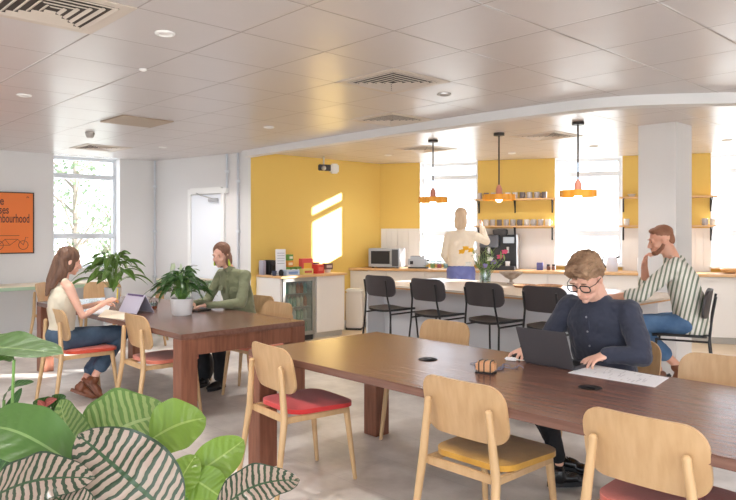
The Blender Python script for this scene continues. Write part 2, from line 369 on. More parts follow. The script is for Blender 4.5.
# skirtings
def skirt(name, P, Q, x0=0, x1=None, h=.12):
    d = Q-P; x1 = d.length if x1 is None else x1
    struct(MB().box(((x0+x1)/2, -.009, h/2), (x1-x0, .018, h), bev=.003), name, M['white'], smooth=False, loc=P, rot=(0, 0, math.atan2(d.y, d.x)))
skirt('baseboard_left', L_, A_); skirt('baseboard_kitchen_side', B_, C_)
# curved downstand between the main ceiling and the kitchen ceiling
bk = [(-1.73, 9.3), (-.75, 8.22), (.33, 7.07), (1.09, 6.31), (1.56, 5.88), (2.06, 5.55), (2.92, 5.40), (4.6, 5.30), (D_.x, 5.2)]
def smoothpl(pts, n=6):
    out = []
    for i in range(len(pts)-1):
        p0 = V(pts[max(0, i-1)]).to_3d() if False else V((*pts[max(0, i-1)], 0)); p1 = V((*pts[i], 0)); p2 = V((*pts[i+1], 0)); p3 = V((*pts[min(len(pts)-1, i+2)], 0))
        for k_ in range(n):
            t = k_/n; out.append(.5*((2*p1)+(p2-p0)*t+(2*p0-5*p1+4*p2-p3)*t*t+(3*p1-p0-3*p2+p3)*t**3))
    out.append(V((*pts[-1], 0))); return out
pl = smoothpl(bk); mb = MB(); A0 = []; 
for i, p in enumerate(pl):
    t = (pl[min(i+1, len(pl)-1)]-pl[max(i-1, 0)]).normalized(); n = V((-t.y, t.x, 0)); A0.append((p, p+n*.14))
vv = [[mb.b.verts.new((q.x, q.y, z)) for q, z in ((a, CH+.01), (a, CH-.085), (b, CH-.085), (b, CH+.01))] for a, b in A0]
for X, Y in zip(vv, vv[1:]):
    for k_ in range(4): mb.b.faces.new((X[k_], X[(k_+1) % 4], Y[(k_+1) % 4], Y[k_]))
mb.b.faces.new(vv[0]); mb.b.faces.new(vv[-1][::-1])
struct(mb, 'trim_20', M['wall'])
# column
struct(MB().box((.195, .195, CH/2), (.39, .39, CH)), 'wall_column', M['wall'], smooth=False, loc=(2.83, 7.12, 0), rot=(0, 0, G)).name = 'wall_column'
# door in the door wall
dd = (B_-A_).normalized(); x0, x1 = tpar(190, A_, dd), tpar(226, A_, dd)
e = bpy.data.objects.new('door_1', None); COL.objects.link(e); e.location = A_; e.rotation_euler = (0, 0, rzd); e['kind'] = 'structure'
mb = MB(); mb.box((x0+.03, -.02, 1.06), (.06, .05, 2.12)); mb.box((x1-.03, -.02, 1.06), (.06, .05, 2.12)); mb.box(((x0+x1)/2, -.02, 2.09), (x1-x0-.12, .05, .09)); mb.build('door_frame', M['white'], e, smooth=False)
MB().box(((x0+x1)/2, -.012, 1.02), (x1-x0-.13, .04, 2.02), bev=.004).build('door_leaf', pm('door_paint', (232, 236, 244), .45), e, smooth=False)
mb = MB(); xm = x1-.2; mb.box((xm, -.06, 1.95), (.18, .05, .05), bev=.006); mb.rod((xm, -.09, 1.97), (xm-.22, -.10, 2.02), .008); mb.rod((xm-.22, -.10, 2.02), (xm-.38, -.05, 2.06), .008); mb.build('door_closer', M['steel'], e)
mb = MB(); mb.rod((x0+.13, -.03, 1.0), (x0+.13, -.08, 1.0), .01); mb.rod((x0+.13, -.08, 1.0), (x0+.25, -.08, 1.0), .01); mb.build('door_handle', M['steel'], e)
# surface conduits on the door wall
for px, lab in ((228, 'thin white conduit ending in a junction box above the door'), (239, 'full-height thin grey conduit right of the door'), (156, 'thin grey conduit in the corner left of the door')):
    x = max(.03, tpar(px, A_, dd)); o = thing('wall_conduit', lab, 'pipe', (A_+dd*x)+V((0, 0, 0)), rzd, 'thin conduits on the door wall')
    z0 = 2.08 if px == 228 else .12
    MB().rod((0, -.022, z0), (0, -.022, CH-.002), .016).build('pipe', pm('conduit_%d' % px, (206, 210, 218), .5), o)
    for z in ([2.35] if px == 228 else [.8, 1.5, 2.2]): MB().box((0, -.02, z), (.05, .04, .03)).build('pipe_clip', M['frame'], o)
    if px == 228: MB().box((-.02, -.03, 2.08), (.09, .055, .07), bev=.006).build('junction_box', M['white'], o)

# ceiling fittings -------------------------------------------------
def snap(px, py):
    p = at(px, py, CH) if False else deep(px, py, (CH-CAMZ)*F/(HZ-py)); th = .816
    a = (p.x*math.sin(th)+p.y*math.cos(th))/.6-2.456; c = (-p.x*math.cos(th)+p.y*math.sin(th))/.6-2.387
    a, c = math.floor(a)+.5, math.floor(c)+.5; a, c = (a+2.456)*.6, (c+2.387)*.6
    return V((a*math.sin(th)-c*math.cos(th), a*math.cos(th)+c*math.sin(th), CH)), G
m_vent = pm('vent_cream', (214, 202, 190), .5); m_vdark = pm('vent_dark', (70, 60, 54), .8)
def diffuser(px, py, label, ring=True, sn=True):
    p, rz = snap(px, py) if sn else (deep(px, py, (CH-CAMZ)*F/(HZ-py)), 0); rz = .816*-1; o = thing('ceiling_vent', label, 'vent', (p.x, p.y, CH), rz, 'square ceiling vents')
    MB().box((0, 0, -.0015), (.50, .50, .003)).build('backing', m_vdark if ring else m_vent, o, smooth=False)
    if ring:
        for i in range(5):
            h = .235-.046*i; mb = MB(); z = .004; w = .024
            for sx_, sy_ in ((0, 1), (0, -1), (1, 0), (-1, 0)):
                if sx_ == 0: mb.box((0, sy_*(h-w/2), z-.008), (2*h, w, .005), rot=(sy_*-.5, 0, 0))
                else: mb.box((sx_*(h-w/2), 0, z-.008), (w, 2*h-2*w, .005), rot=(0, sx_*.5, 0))
            mb.build('louvre', m_vent, o, smooth=False)
        mb = MB(); 
        for s in (-1, 1): mb.box((s*.27, 0, -.003), (.06, .6, .006)); mb.box((0, s*.27, -.003), (.48, .06, .006))
        mb.build('frame', m_vent, o, smooth=False)
    else:
        mb = MB(); mb.box((0, 0, -.007), (.53, .53, .01), bev=.003); mb.build('plate', pm('vent_plate_%d' % px, (184, 166, 148), .6), o, smooth=False)
diffuser(62, 6, 'large square louvred ceiling vent at the top left of the picture')
diffuser(394, 76, 'louvred ceiling vent above the middle of the room, nearer of two in line')
diffuser(392, 115, 'louvred ceiling vent just before the curved ceiling edge')
diffuser(135, 119, 'plain tan square ceiling plate above the left table', False)
diffuser(96, 146, 'small-looking far ceiling vent beside the left window')
diffuser(546, 136, 'louvred kitchen ceiling vent between the second and third pendant lamps', True, False)
diffuser(425, 149, 'louvred kitchen ceiling vent behind the leftmost pendant lamp', True, False)
def downlamp(p, e=48):
    l = bpy.data.lights.new('downlight_beam', 'SPOT'); l.energy = e; l.spot_size = R(150); l.spot_blend = .8; l.shadow_soft_size = .06; l.color = (1, .955, .91)
    lo = bpy.data.objects.new('downlight_beam', l); COL.objects.link(lo); lo.location = (p[0], p[1], CH-.03)
DL = [(165, 33, 'nearest round downlight at the top left of the ceiling'), (24, 95, 'round downlight near the left edge of the picture'), (163, 147, 'small round downlight above the white door'),
      (269, 127, 'round downlight in front of the corner of the yellow wall'), (388, 155, 'kitchen downlight above the microwave corner'), (512, 153, 'kitchen downlight above the mug shelves'),
      (444, 94, 'unlit round ceiling sensor ring nearest the curved ceiling edge'), (590, 110, 'kitchen downlight just behind the curved ceiling edge'), (594, 146, 'kitchen downlight above the right window'), (727, 140, 'kitchen downlight at the far right near the ceiling vent'), (143, 69, 'tiny round downlight between the two left vents')]
for px, py, lab in DL:
    p = deep(px, py, (CH-CAMZ)*F/(HZ-py)); o = thing('ceiling_downlight' if px != 444 else 'ceiling_sensor', lab, 'light' if px != 444 else 'sensor', p, 0, 'round ceiling downlights' if px != 444 else None)
    r = .055 if px != 143 else .025
    if px not in (444, 143): downlamp(p, 18 if px > 380 else 48)
    MB().lathe([(r*.62, -.004), (r*.75, -.012), (r, -.008), (r*1.02, 0), (r*.6, 0)]).build('trim_ring', M['white'] if px != 444 else M['steel'], o)
    MB().lathe([(.001, -.003), (r*.62, -.003), (r*.62, -.0005), (.001, -.0005)]).build('lamp_lens', M['lamp'] if px not in (444,) else M['white'], o)
for k, (x, y) in enumerate([(-3.5, 3.2), (-1.2, 2.2), (1.2, 1.2), (3.6, 3.0), (-3.4, 0), (3.4, -.4), (0, -1.6), (5.8, 4.5), (6.2, 1.5), (-5.4, 5.2)]):  # extra lamps out of view, added to brighten the floor and tables
    o = thing('ceiling_downlight', 'added round ceiling downlight outside the picture, fill light for the room', 'light', (x, y, CH), 0, 'added fill downlights outside the picture')
    MB().lathe([(.034, -.004), (.041, -.012), (.055, -.008), (.056, 0), (.033, 0)]).build('trim_ring', M['white'], o); MB().lathe([(.001, -.003), (.034, -.003), (.034, -.0005), (.001, -.0005)]).build('lamp_lens', M['lamp'], o); downlamp((x, y))
p = deep(90, 133, 7.62); o = thing('smoke_detector', 'white round smoke detector hanging near the left window', 'smoke detector', (p.x, p.y, CH))
MB().lathe([(.001, -.055), (.03, -.055), (.045, -.035), (.05, -.012), (.05, 0), (.001, 0)]).build('housing', pm('detector', (190, 184, 180), .5), o)

# ------------------------------------------------------------------ tables
TW, TL, TH = 1.14, 3.2, .74
def big_table(corner, rz, lab):      # corner = left near corner; local x to the right, y away
    o = thing('communal_table', lab, 'table', (corner[0], corner[1], 0), rz, 'long walnut tables')
    t = MB().box((TL/2, TW/2, TH-.021), (TL, TW, .042), bev=.004).build('tabletop', M['walnut'], o)
    for x in (.066, TL-.066):
        for y in (.066, TW-.066): MB().box((x, y, (TH-.042)/2), (.132, .132, TH-.042), bev=.003).build('leg', M['walnut_leg'], o)
    for x in (.03, TL-.03): MB().box((x, TW/2, TH-.042-.062), (.03, TW-.264, .124)).build('apron', M['walnut_leg'], o, smooth=False)
    mb = MB()
    for y in (.26, TW-.26): mb.box((TL/2, y, TH-.08), (TL-.1, .03, .07))
    mb.build('stretcher', M['walnut_leg'], o, smooth=False)
    return o
T2 = gl(.0, .0, (-.765, 4.34)); T1r = gl(0, 0, (-1.362, 4.966))
big_table((T2.x, T2.y), G, 'long dark walnut table at the right with a laptop and paper on it')
T1 = V((-1.362, 4.966, 0))-gl(TL, 0)
big_table((T1.x, T1.y), G, 'long dark walnut table at the left with two potted plants on it')
def t2(x, y): return T2+gl(x, y)
def t1(x, y): return T1+gl(x, y)

# ------------------------------------------------------------------ oak chairs
def oak_chair(name, label, seatmat, loc, rz, group='pale oak chairs with padded seats'):
    o = thing(name, label, 'chair', loc, rz, group)
    def bend(x, z):
        return (x, -.215-.02-(z*.20)+(abs(x)**2)*.38, .697+z)
    MB().panel(.468, .268, .085, bend, .014, 20, 12).build('backrest', M['oak'], o)
    # seat pad
    mb = MB(); mb.panel(.45, .43, .09, lambda x, z: (x*(1+.06*z/.2), 0, z), .024, 20, 16)
    for v in mb.b.verts:
        x, y, z = v.co; h = 1-(min(1, (abs(x)/.24)**4+(abs(z)/.23)**4)); v.co = (x, z+.01, .462+(y*1.0)+.010*h*(1 if y > 0 else 0)-.012*(1-min(1, abs(z-.0)/.25))*0)
    mb.build('seat', seatmat, o)
    for s in (-1, 1):
        mb = MB(); mb.chain([V((s*.232, -.325, .012)), V((s*.208, -.262, .44)), V((s*.172, -.266, .715))], [.014, .0205, .0165], 14); mb.build('leg', M['oakleg'], o)
        mb = MB(); mb.chain([V((s*.210, .225, .010)), V((s*.19, .175, .43))], [.013, .020], 14); mb.build('leg', M['oakleg'], o)
    mb = MB()
    for s in (-1, 1): mb.box((s*.2, -.045, .428), (.022, .44, .034), bev=.004)
    mb.box((0, .165, .425), (.38, .022, .04), bev=.004); mb.box((0, -.235, .425), (.4, .022, .04), bev=.004)
    mb.build('seat_frame', M['oakleg'], o)
    return o
CHAIRS = []
def face(deg=0, flip=False): return G+R(deg)+(math.pi if flip else 0)
def ch(lab, mat, xy, rz): CHAIRS.append(oak_chair('dining_chair', lab, mat, (xy[0], xy[1], 0), rz))
ch('pale oak chair with a bright red seat at the left end of the right table', M['red'], (-.385, 4.13), face(-6))
ch('pale oak chair with a mustard seat in the middle foreground', M['mustard'], (.59, 3.205), face(0))
ch('pale oak chair with a terracotta pink seat at the bottom right', M['pink'], (1.16, 2.62), face(0))
ch('pale oak chair tucked in opposite, seen over the table left of the cable tangle', M['mustard'], (.40, 4.88), face(0, True))
ch('pale oak chair at the right edge on the far side of the right table', M['red'], (1.74, 3.44), face(4, True))
ch('pale oak chair under the man in the navy shirt', M['mustard'], (1.42, 4.06), face(0, True))
ch('pale oak chair with a salmon seat at the near side of the left table', M['salmon'], (-1.68, 5.60), face(-2))
ch('pale oak chair with an orange-red seat under the woman in the sleeveless top', M['orange_red'], (-2.52, 6.03), face(0))
ch('pale oak chair with an orange-red seat by the wall table under the orange poster', M['orange_red'], (-4.0, 8.85), face(-35))
ch('pale oak chair just behind the sleeveless woman with its back to the left window', M['mustard'], (-3.45, 8.75), face(60, True))
ch('pale oak chair in the far corner showing behind the left potted plant', M['mustard'], (-3.02, 9.05), face(150))
ch('empty pale oak chair beside the woman in the green jacket', M['salmon'], (-1.02, 6.22), face(0, True))
ch('pale oak chair under the woman in the green jacket', M['salmon'], (-1.28, 6.88), face(10, True))

# ------------------------------------------------------------------ wall tables left
def wall_table(lab, P, rz, L, D, H):
    o = thing('wall_table', lab, 'table', P, rz)
    MB().box((L/2, 0, H-.012), (L, D, .024), bev=.003).build('tabletop', wood('pale_top_%d' % int(L*100), (232, 222, 200), (240, 230, 210), .4), o)
    mb = MB(); gm = pm('sage_green_%d' % int(L*100), (176, 204, 176), .5)
    mb.box((L/2, -D/2+.012, H-.045), (L-.02, .02, .042)); mb.box((L/2, D/2-.012, H-.045), (L-.02, .02, .042)); mb.build('edge_rail', gm, o, smooth=False)
    for x in (.04, L-.04):
        for y in (-D/2+.03, D/2-.03): MB().box((x, y, (H-.066)/2), (.04, .04, H-.066)).build('leg', gm if L < 1.5 else M['frame'], o, smooth=False)
nrm = V((wd.y, -wd.x, 0))
wall_table('long pale wall table with a green edge below the poster and left window', (L_+wd*1.3+nrm*.30), rzw, 2.95, .45, .79)
wall_table('small green-framed table in the corner behind the plants', A_+dd*.72+V((dd.y, -dd.x, 0))*.28, rzd, .7, .45, .82)

# ------------------------------------------------------------------ left kitchen cabinets
K0 = V((-1.155, 9.03, 0)); RK = R(43.25)
def kl(x, y, z=0): c, s = math.cos(RK), math.sin(RK); return V((K0.x+c*x-s*y, K0.y+s*x+c*y, z))
KH = .90
o = thing('fridge_cabinet', 'white cabinet end housing at the left with a side panel beside the drinks fridge', 'cabinet', K0, RK)
MB().box((.015, .30, (KH-.03)/2), (.03, .56, KH-.03)).build('side_panel', M['cab'], o, smooth=False)
o = thing('drinks_fridge', 'glass-fronted drinks fridge full of bottles under the left counter', 'fridge', kl(.305, .29), RK)
mb = MB(); W = .54
mb.box((0, .265, .45), (W, .02, .8)); mb.box((-W/2+.012, 0, .45), (.024, .52, .8)); mb.box((W/2-.012, 0, .45), (.024, .52, .8)); mb.box((0, 0, .84), (W, .52, .03)); mb.box((0, 0, .06), (W, .52, .1)); mb.build('body', pm('fridge_inner', (196, 196, 190), .5), o, smooth=False)
for z in (.28, .46, .64): MB().box((0, .0, z), (W-.05, .46, .008)).build('shelf', M['steel'], o, smooth=False)
mb = MB(); mb.box((-W/2+.02, -.275, .47), (.04, .03, .78)); mb.box((W/2-.02, -.275, .47), (.04, .03, .78)); mb.box((0, -.275, .845), (W, .03, .05)); mb.box((0, -.275, .105), (W, .03, .05)); mb.build('door_frame', pm('fridge_door', (160, 158, 152), .35, .3), o, smooth=False)
MB().box((0, -.275, .47), (W-.08, .008, .70)).build('door_glass', M['clear'], o, smooth=False)
MB().box((0, -.27, .04), (W-.06, .03, .07)).build('grille', M['black'], o, smooth=False)
bc = [(150, 200, 205), (225, 150, 110), (200, 215, 220), (120, 170, 150), (235, 225, 210), (210, 120, 90)]
bm_ = [pm('bottle_%d' % i, c, .3) for i, c in enumerate(bc)]
proto = {}
for zi, z in enumerate((.114, .288, .468, .648)):
    for i in range(7):
        k = (i//2+zi) % 6; key = k
        if key not in proto:
            proto[key] = MB().lathe([(.028, 0), (.029, .09), (.022, .112), (.011, .125), (.011, .14), (.001, .14)], 14).build('bottle', bm_[k]); ob = proto[key]
        else:
            ob = proto[key].copy(); COL.objects.link(ob)
        ob.location = kl(.305-.19+.063*i, .12, z); tag(ob, 'small drink bottle standing in a row inside the glass-fronted fridge', 'bottle', 'bottles in the drinks fridge')
o = thing('kitchen_cabinet', 'white cabinet with a plain door right of the drinks fridge', 'cabinet', kl(.885, .29), RK)
MB().box((0, .02, .475), (.53, .52, .79)).build('body', M['cab'], o, smooth=False)
MB().box((0, -.255, .475), (.52, .02, .78), bev=.003).build('door', M['cab'], o, smooth=False)
MB().box((0, -.2, .04), (.52, .02, .075)).build('plinth', pm('plinth', (200, 196, 192), .5), o, smooth=False)
tag(MB().box((.575, .28, KH-.015), (1.17, .6, .03), bev=.003).build('worktop', M['worktop'], loc=K0, rot=(0, 0, RK)), 'pale wooden worktop holding teas and coffee things on the left counter', 'worktop')

def simple(name, lab, cat, mb, mat, loc, rz=0, group=None, **k):
    return tag(mb.build(name, mat, loc=loc, rot=(0, 0, rz), **k), lab, cat, group)
# things on the left counter
o = thing('coffee_machine', 'small black capsule coffee machine at the left end of the left counter', 'coffee machine', kl(.13, .40, KH), RK)
MB().box((0, .03, .1), (.14, .22, .2), bev=.02).build('body', M['black'], o); MB().box((0, -.12, .015), (.12, .1, .03), bev=.006).build('drip_tray', M['steel'], o); MB().box((0, -.09, .165), (.12, .09, .06), bev=.012).build('brew_head', M['darksteel'], o)
MB().box((-.11, .06, .1), (.05, .12, .2), bev=.01).build('water_tank', pm('tank', (170, 166, 180), .2), o)
o = thing('leaflet_stand', 'tall white leaflet stand on the left counter', 'stand', kl(.16, .22, KH), RK-.4)
MB().box((0, .02, .18), (.14, .02, .35), rot=(-.08, 0, 0), bev=.003).build('card', M['paper'], o, smooth=False); MB().box((0, -.01, .01), (.14, .12, .02)).build('base', M['paper'], o, smooth=False)
mb = MB(); [mb.box((0, .0055+.002, .30-.035*i), (.10, .002, .006), rot=(-.08, 0, 0)) for i in range(7)]
mb.build('printed_lines', pm('grey_print', (150, 150, 156), .6), o, smooth=False)
def carton(lab, x, y, z, w, d, h, c, band=None, rz=0, grp=None):
    o = thing('tea_box', lab, 'box', kl(x, y, KH+z), RK+rz, 'boxes and packs on the left counter')
    MB().box((0, 0, h/2), (w, d, h-.001), bev=.003).build('carton', pm('carton', c, .5), o, smooth=False)
    if band: MB().box((0, -d/2-.0015, h*.5), (w*.7, .003, h*.4)).build('printed_band', pm('band', band, .5), o, smooth=False)
gn = (98, 150, 74)
carton('green tea box at the left of the stacked bottom row', .33, .33, 0, .085, .085, .1, gn, (220, 225, 200))
carton('green tea box at the middle of the stacked bottom row', .43, .34, 0, .085, .085, .1, (84, 140, 66), (220, 225, 200))
carton('green tea box at the right of the stacked bottom row', .53, .34, 0, .085, .085, .1, (110, 158, 80), (220, 225, 200))
carton('orange tea box in the middle of the little stack', .38, .34, .1, .1, .085, .09, (226, 150, 70), (240, 220, 190))
carton('topmost green tea box of the little stack', .39, .34, .19, .08, .08, .085, (104, 156, 78), (230, 230, 210))
carton('pale blue long tray of sachets at the front of the left counter', .24, .1, 0, .22, .1, .075, (190, 206, 226), (120, 150, 200))
carton('yellow and green box of sachets next to the pale blue tray', .50, .1, 0, .18, .1, .08, (222, 204, 120), (190, 90, 70))
carton('large pink-red carton standing behind the red bag', .70, .36, 0, .2, .08, .21, (226, 92, 92), (240, 190, 80))
carton('red bag-shaped pack slumped on the left counter', .78, .18, 0, .15, .1, .13, (206, 56, 50), (226, 110, 90), .2)
carton('dark purple small tin behind the red bag', .88, .36, 0, .08, .08, .15, (110, 80, 110), (220, 180, 190))
carton('brown printed box resting on a low white dish at the right', 1.02, .26, .045, .13, .09, .09, (110, 80, 86), (220, 200, 190), -.1)
simple('dish', 'low white dish under the brown printed box', 'dish', MB().lathe([(.04, 0), (.045, .03), (.055, .044), (.001, .044)]), M['pot'], kl(1.02, .26, KH))
simple('dark_jar', 'small dark jar beside the coffee machine', 'jar', MB().lathe([(.03, 0), (.035, .05), (.02, .08), (.001, .085)]), M['black'], kl(.09, .12, KH))
simple('dark_cup', 'second small dark cup in front of the coffee machine', 'cup', MB().lathe([(.025, 0), (.035, .06), (.03, .065), (.001, .01)]), pm('navycup', (60, 70, 96), .4), kl(.02, .18, KH))

# pedal bin
p = at(355, 328, 0); p.y = 10.40; p.x = (354.5-368)/F*10.40
o = thing('pedal_bin', 'white pedal bin standing between the two counters', 'bin', (p.x, p.y, 0), R(-8))
MB().box((0, 0, .30), (.25, .2, .56), bev=.02).build('body', M['cab'], o); MB().box((0, 0, .60), (.255, .205, .05), bev=.018).build('lid', M['white'], o); MB().box((0, 0, .015), (.24, .19, .03)).build('base', M['black'], o); MB().box((.02, -.12, .02), (.09, .05, .015)).build('pedal', M['black'], o)

# ------------------------------------------------------------------ back counter
RB = rzb; BH = .93
def bl(x, y, z=0): c, s = math.cos(RB), math.sin(RB); return V((C_.x+c*x-s*y, C_.y+s*x+c*y, z))
e_ = [bl(0, -.02), bl(8.3, -.02), bl(8.3, -.62), bl(-.32, -.62)]
tag(MB().prism([(p.x, p.y) for p in e_], BH-.035, BH).build('worktop', M['worktop'], smooth=False), 'long pale wooden worktop under the kitchen windows', 'worktop')
edges = [-.31+.6*i for i in range(15)]
names = ['under the microwave', 'under the toaster', 'behind the standing woman', 'under the large coffee machine', 'under the mug shelves', 'under the purple box', 'behind the navy shirt man', 'under the white kettle', 'just left of the column', 'directly behind the column', 'right of the column', 'at the right edge below the wooden bowl', 'second from its right end', 'at its far right end']
for i in range(14):
    a, b = edges[i]+.001, edges[i+1]-.001; o = thing('kitchen_cabinet', 'white back counter cabinet '+names[i], 'cabinet', bl((a+b)/2, -.3), RB, 'white cabinets under the long back worktop')
    w = b-a; off = .27 if i == 0 else 0
    MB().box((off/2, .03 if i else -.02, .49), (w-off, .48 if i else .38, .80)).build('body', M['cab'], o, smooth=False)
    MB().box((0, -.27, .49), (w-.004, .02, .79), bev=.003).build('door', M['cab'], o, smooth=False)
    MB().box((.04 if i == 0 else 0, -.22, .045), (w-(.08 if i == 0 else 0), .02, .085)).build('plinth', pm('plinth_grey', (186, 180, 172), .5), o, smooth=False)
# microwave
o = thing('microwave', 'silver microwave on the back counter against the yellow corner', 'microwave', bl(.22, -.33, BH), RB)
MB().box((0, 0, .16), (.5, .36, .29), bev=.008).build('body', M['steel'], o); MB().box((-.05, -.184, .165), (.31, .012, .2), bev=.003).build('door_window', M['black'], o); MB().box((.185, -.184, .16), (.10, .012, .26), bev=.003).build('control_panel', pm('mwpanel', (80, 80, 84), .3), o); MB().rod((.115, -.21, .06), (.115, -.21, .26), .008).build('handle', M['steel'], o)
for sx in (-.2, .2): MB().box((sx, -.1, .008), (.03, .03, .015)).build('foot', M['black'], o)
o = thing('toaster', 'chrome toaster beside the microwave', 'toaster', bl(.74, -.38, BH), RB)
MB().box((0, 0, .1), (.30, .2, .17), bev=.04).build('body', M['steel'], o); MB().box((0, -.03, .187), (.22, .03, .004)).build('slot', M['black'], o); MB().box((0, .04, .187), (.22, .03, .004)).build('slot', M['black'], o); MB().box((0, 0, .012), (.28, .18, .02)).build('base', M['black'], o); MB().box((.16, 0, .12), (.02, .04, .02)).build('lever', M['black'], o)
MB().box((-.08, -.103, .09), (.05, .006, .05)).build('dial_plate', M['black'], o)
for i, (c, l) in enumerate((((150, 196, 120), 'glass jar with green contents left of the standing woman'), ((226, 110, 130), 'glass jar with pink contents left of the standing woman'), ((140, 186, 200), 'glass jar with blue contents left of the standing woman'), ((220, 120, 170), 'small pink-topped glass jar nearest the standing woman'))):
    o = thing('glass_jar', l, 'jar', bl(.93+.105*i, -.22, BH), 0, 'glass jars on the back worktop')
    MB().lathe([(.034, 0), (.038, .01), (.038, .12), (.03, .135), (.001, .135)]).build('glass', M['clear'], o); MB().lathe([(.001, .004), (.033, .004), (.033, .06), (.001, .06)]).build('contents', pm('jar_fill', c, .6), o); MB().lathe([(.033, .137), (.033, .155), (.001, .155)]).build('lid', M['steel'] if i < 3 else pm('pinklid', (220, 120, 170), .5), o)
# espresso machine
o = thing('coffee_machine', 'large black and steel coffee machine below the mug shelves', 'coffee machine', bl(1.96, -.33, BH), RB)
MB().box((0, .1, .27), (.54, .28, .5), bev=.01).build('body', M['black'], o); MB().box((0, -.09, .03), (.52, .24, .06), bev=.008).build('drip_tray', M['blackm'], o); MB().box((-.12, -.08, .42), (.28, .14, .18), bev=.01).build('brew_head', pm('esp_grey', (96, 98, 106), .3, .4), o)
MB().box((.16, -.06, .44), (.16, .06, .09), bev=.004).build('display', pm('screen_grey', (176, 186, 196), .2), o)
MB().box((.02, .06, .56), (.2, .2, .08), bev=.01).build('bean_hopper', M['darksteel'], o); MB().rod((-.12, -.12, .24), (-.12, -.12, .33), .022).build('spout', M['steel'], o); MB().rod((.15, -.1, .25), (.15, -.1, .34), .02).build('spout', M['steel'], o)
MB().lathe([(.001, .06), (.03, .06), (.036, .13), (.001, .125)], c=(.15, -.12, 0)).build('cup', M['pot'], o)
MB().box((.28, .08, .27), (.02, .3, .5)).build('side_trim', M['steel'], o, smooth=False)
simple('purple_box', 'small violet-blue box on the worktop right of the coffee machine', 'box', MB().box((0, 0, .055), (.09, .07, .11), bev=.003), pm('violet', (92, 92, 150), .5), bl(2.56, -.3, BH), RB)
for i, l in enumerate(('small dark spice jar next to the violet box', 'small dark spice jar farther from the violet box')):
    o = thing('spice_jar', l, 'jar', bl(2.68+.075*i, -.26, BH)); MB().lathe([(.025, 0), (.028, .05), (.022, .06), (.001, .06)]).build('body', pm('spice', (110, 74, 64), .5), o); MB().lathe([(.024, .062), (.024, .085), (.001, .085)]).build('lid', M['black'], o)
o = thing('kettle', 'white jug kettle on the worktop in front of the middle window', 'kettle', bl(3.56, -.3, BH), RB)
MB().lathe([(.075, 0), (.08, .02), (.075, .15), (.06, .2), (.03, .215), (.001, .22)]).build('body', pm('kettle_white', (214, 216, 230), .3), o); MB().tube([(-.06, 0, .2), (-.12, 0, .2), (-.13, 0, .12), (-.08, 0, .05)], .01).build('handle', M['darksteel'], o); MB().rod((.055, 0, .19), (.1, 0, .215), .018, .01).build('spout', M['darksteel'], o)
simple('paper_roll', 'slim white kitchen roll standing just left of the column', 'kitchen roll', MB().lathe([(.035, 0), (.035, .2), (.012, .2), (.012, .23), (.001, .23)]), M['pot'], bl(3.93, -.3, BH))
simple('wooden_bowl', 'shallow wooden bowl on the worktop at the right edge', 'bowl', MB().lathe([(.05, 0), (.10, .02), (.12, .06), (.114, .06), (.09, .025), (.001, .012)]), M['worktop'], bl(5.06, -.3, BH))
# shelves with brackets
def shelf(x0, x1, z, lab):
    o = thing('wall_shelf', lab, 'shelf', bl(x0, 0, z), RB, 'wooden mug shelves'); L = x1-x0
    MB().box((L/2, -.11, -.012), (L, .2, .024), bev=.002).build('board', M['worktop'], o, smooth=False)
    for x in (.06, L/2, L-.06):
        mb = MB(); mb.box((x, -.014, -.12), (.022, .006, .19)); mb.box((x, -.1, -.027), (.022, .17, .006)); mb.rod((x, -.016, -.2), (x, -.16, -.032), .006, .006, 8); mb.build('bracket', M['blackm'], o, smooth=False)
for z, n in ((1.995, 'upper'), (1.585, 'lower')):
    shelf(1.56, 2.78, z, n+' wooden wall shelf of mugs between the left and middle windows'); shelf(3.66, 4.93, z, n+' wooden wall shelf passing behind the column')
mugm = [pm('mug_grey', (168, 160, 160), .4, stretch=(40, 40, 1), noise=(1, (208, 202, 200))), pm('mug_dark', (120, 112, 114), .4), pm('mug_white', (220, 214, 208), .4)]
def mug(mat):
    o = thing('mug', None, 'mug', (0, 0, 0)); MB().lathe([(.034, 0), (.038, .008), (.04, .095), (.036, .095), (.034, .012), (.001, .01)], 20).build('body', mat, o)
    MB().tube([(.036, 0, .075), (.062, 0, .07), (.066, 0, .045), (.06, 0, .025), (.036, 0, .02)], .005, 6).build('handle', mat, o); return o
mp_ = [mug(m) for m in mugm]; used = [False]*3
def put_mug(i, p, rz, lab, grp):
    if not used[i]: used[i] = True; o = mp_[i]; o.location = p; o.rotation_euler = (0, 0, rz)
    else: o = copy_tree(mp_[i], p, rz)
    o['label'] = lab; o['group'] = grp
for i in range(10): put_mug([0, 1, 0, 0, 2, 0, 1, 0, 0, 1][i], bl(1.64+.108*i-(.0), -.12, 1.995), random.uniform(0, 6), 'grey mug in the row on the upper shelf between the windows', 'mugs on the upper shelf')
for i in range(11): put_mug([2, 2, 0, 1, 0, 0, 1, 2, 0, 0, 2][i], bl(1.64+.102*i, -.12, 1.585), random.uniform(0, 6), 'grey or white mug in the row on the lower shelf between the windows', 'mugs on the lower shelf')
for i, x in enumerate((3.76, 4.78, 4.88)): put_mug(2 if i != 1 else 0, bl(x, -.12, 1.585), 1+i, ['white mug on the lower shelf just left of the column', 'grey mug on the lower shelf just right of the column', 'white mug on the lower shelf at its right end beside the window'][i], None)
simple('small_bowl', 'small bowl on the upper shelf just left of the column', 'bowl', MB().lathe([(.03, 0), (.06, .04), (.056, .04), (.001, .01)]), mugm[2], bl(3.83, -.12, 1.995))
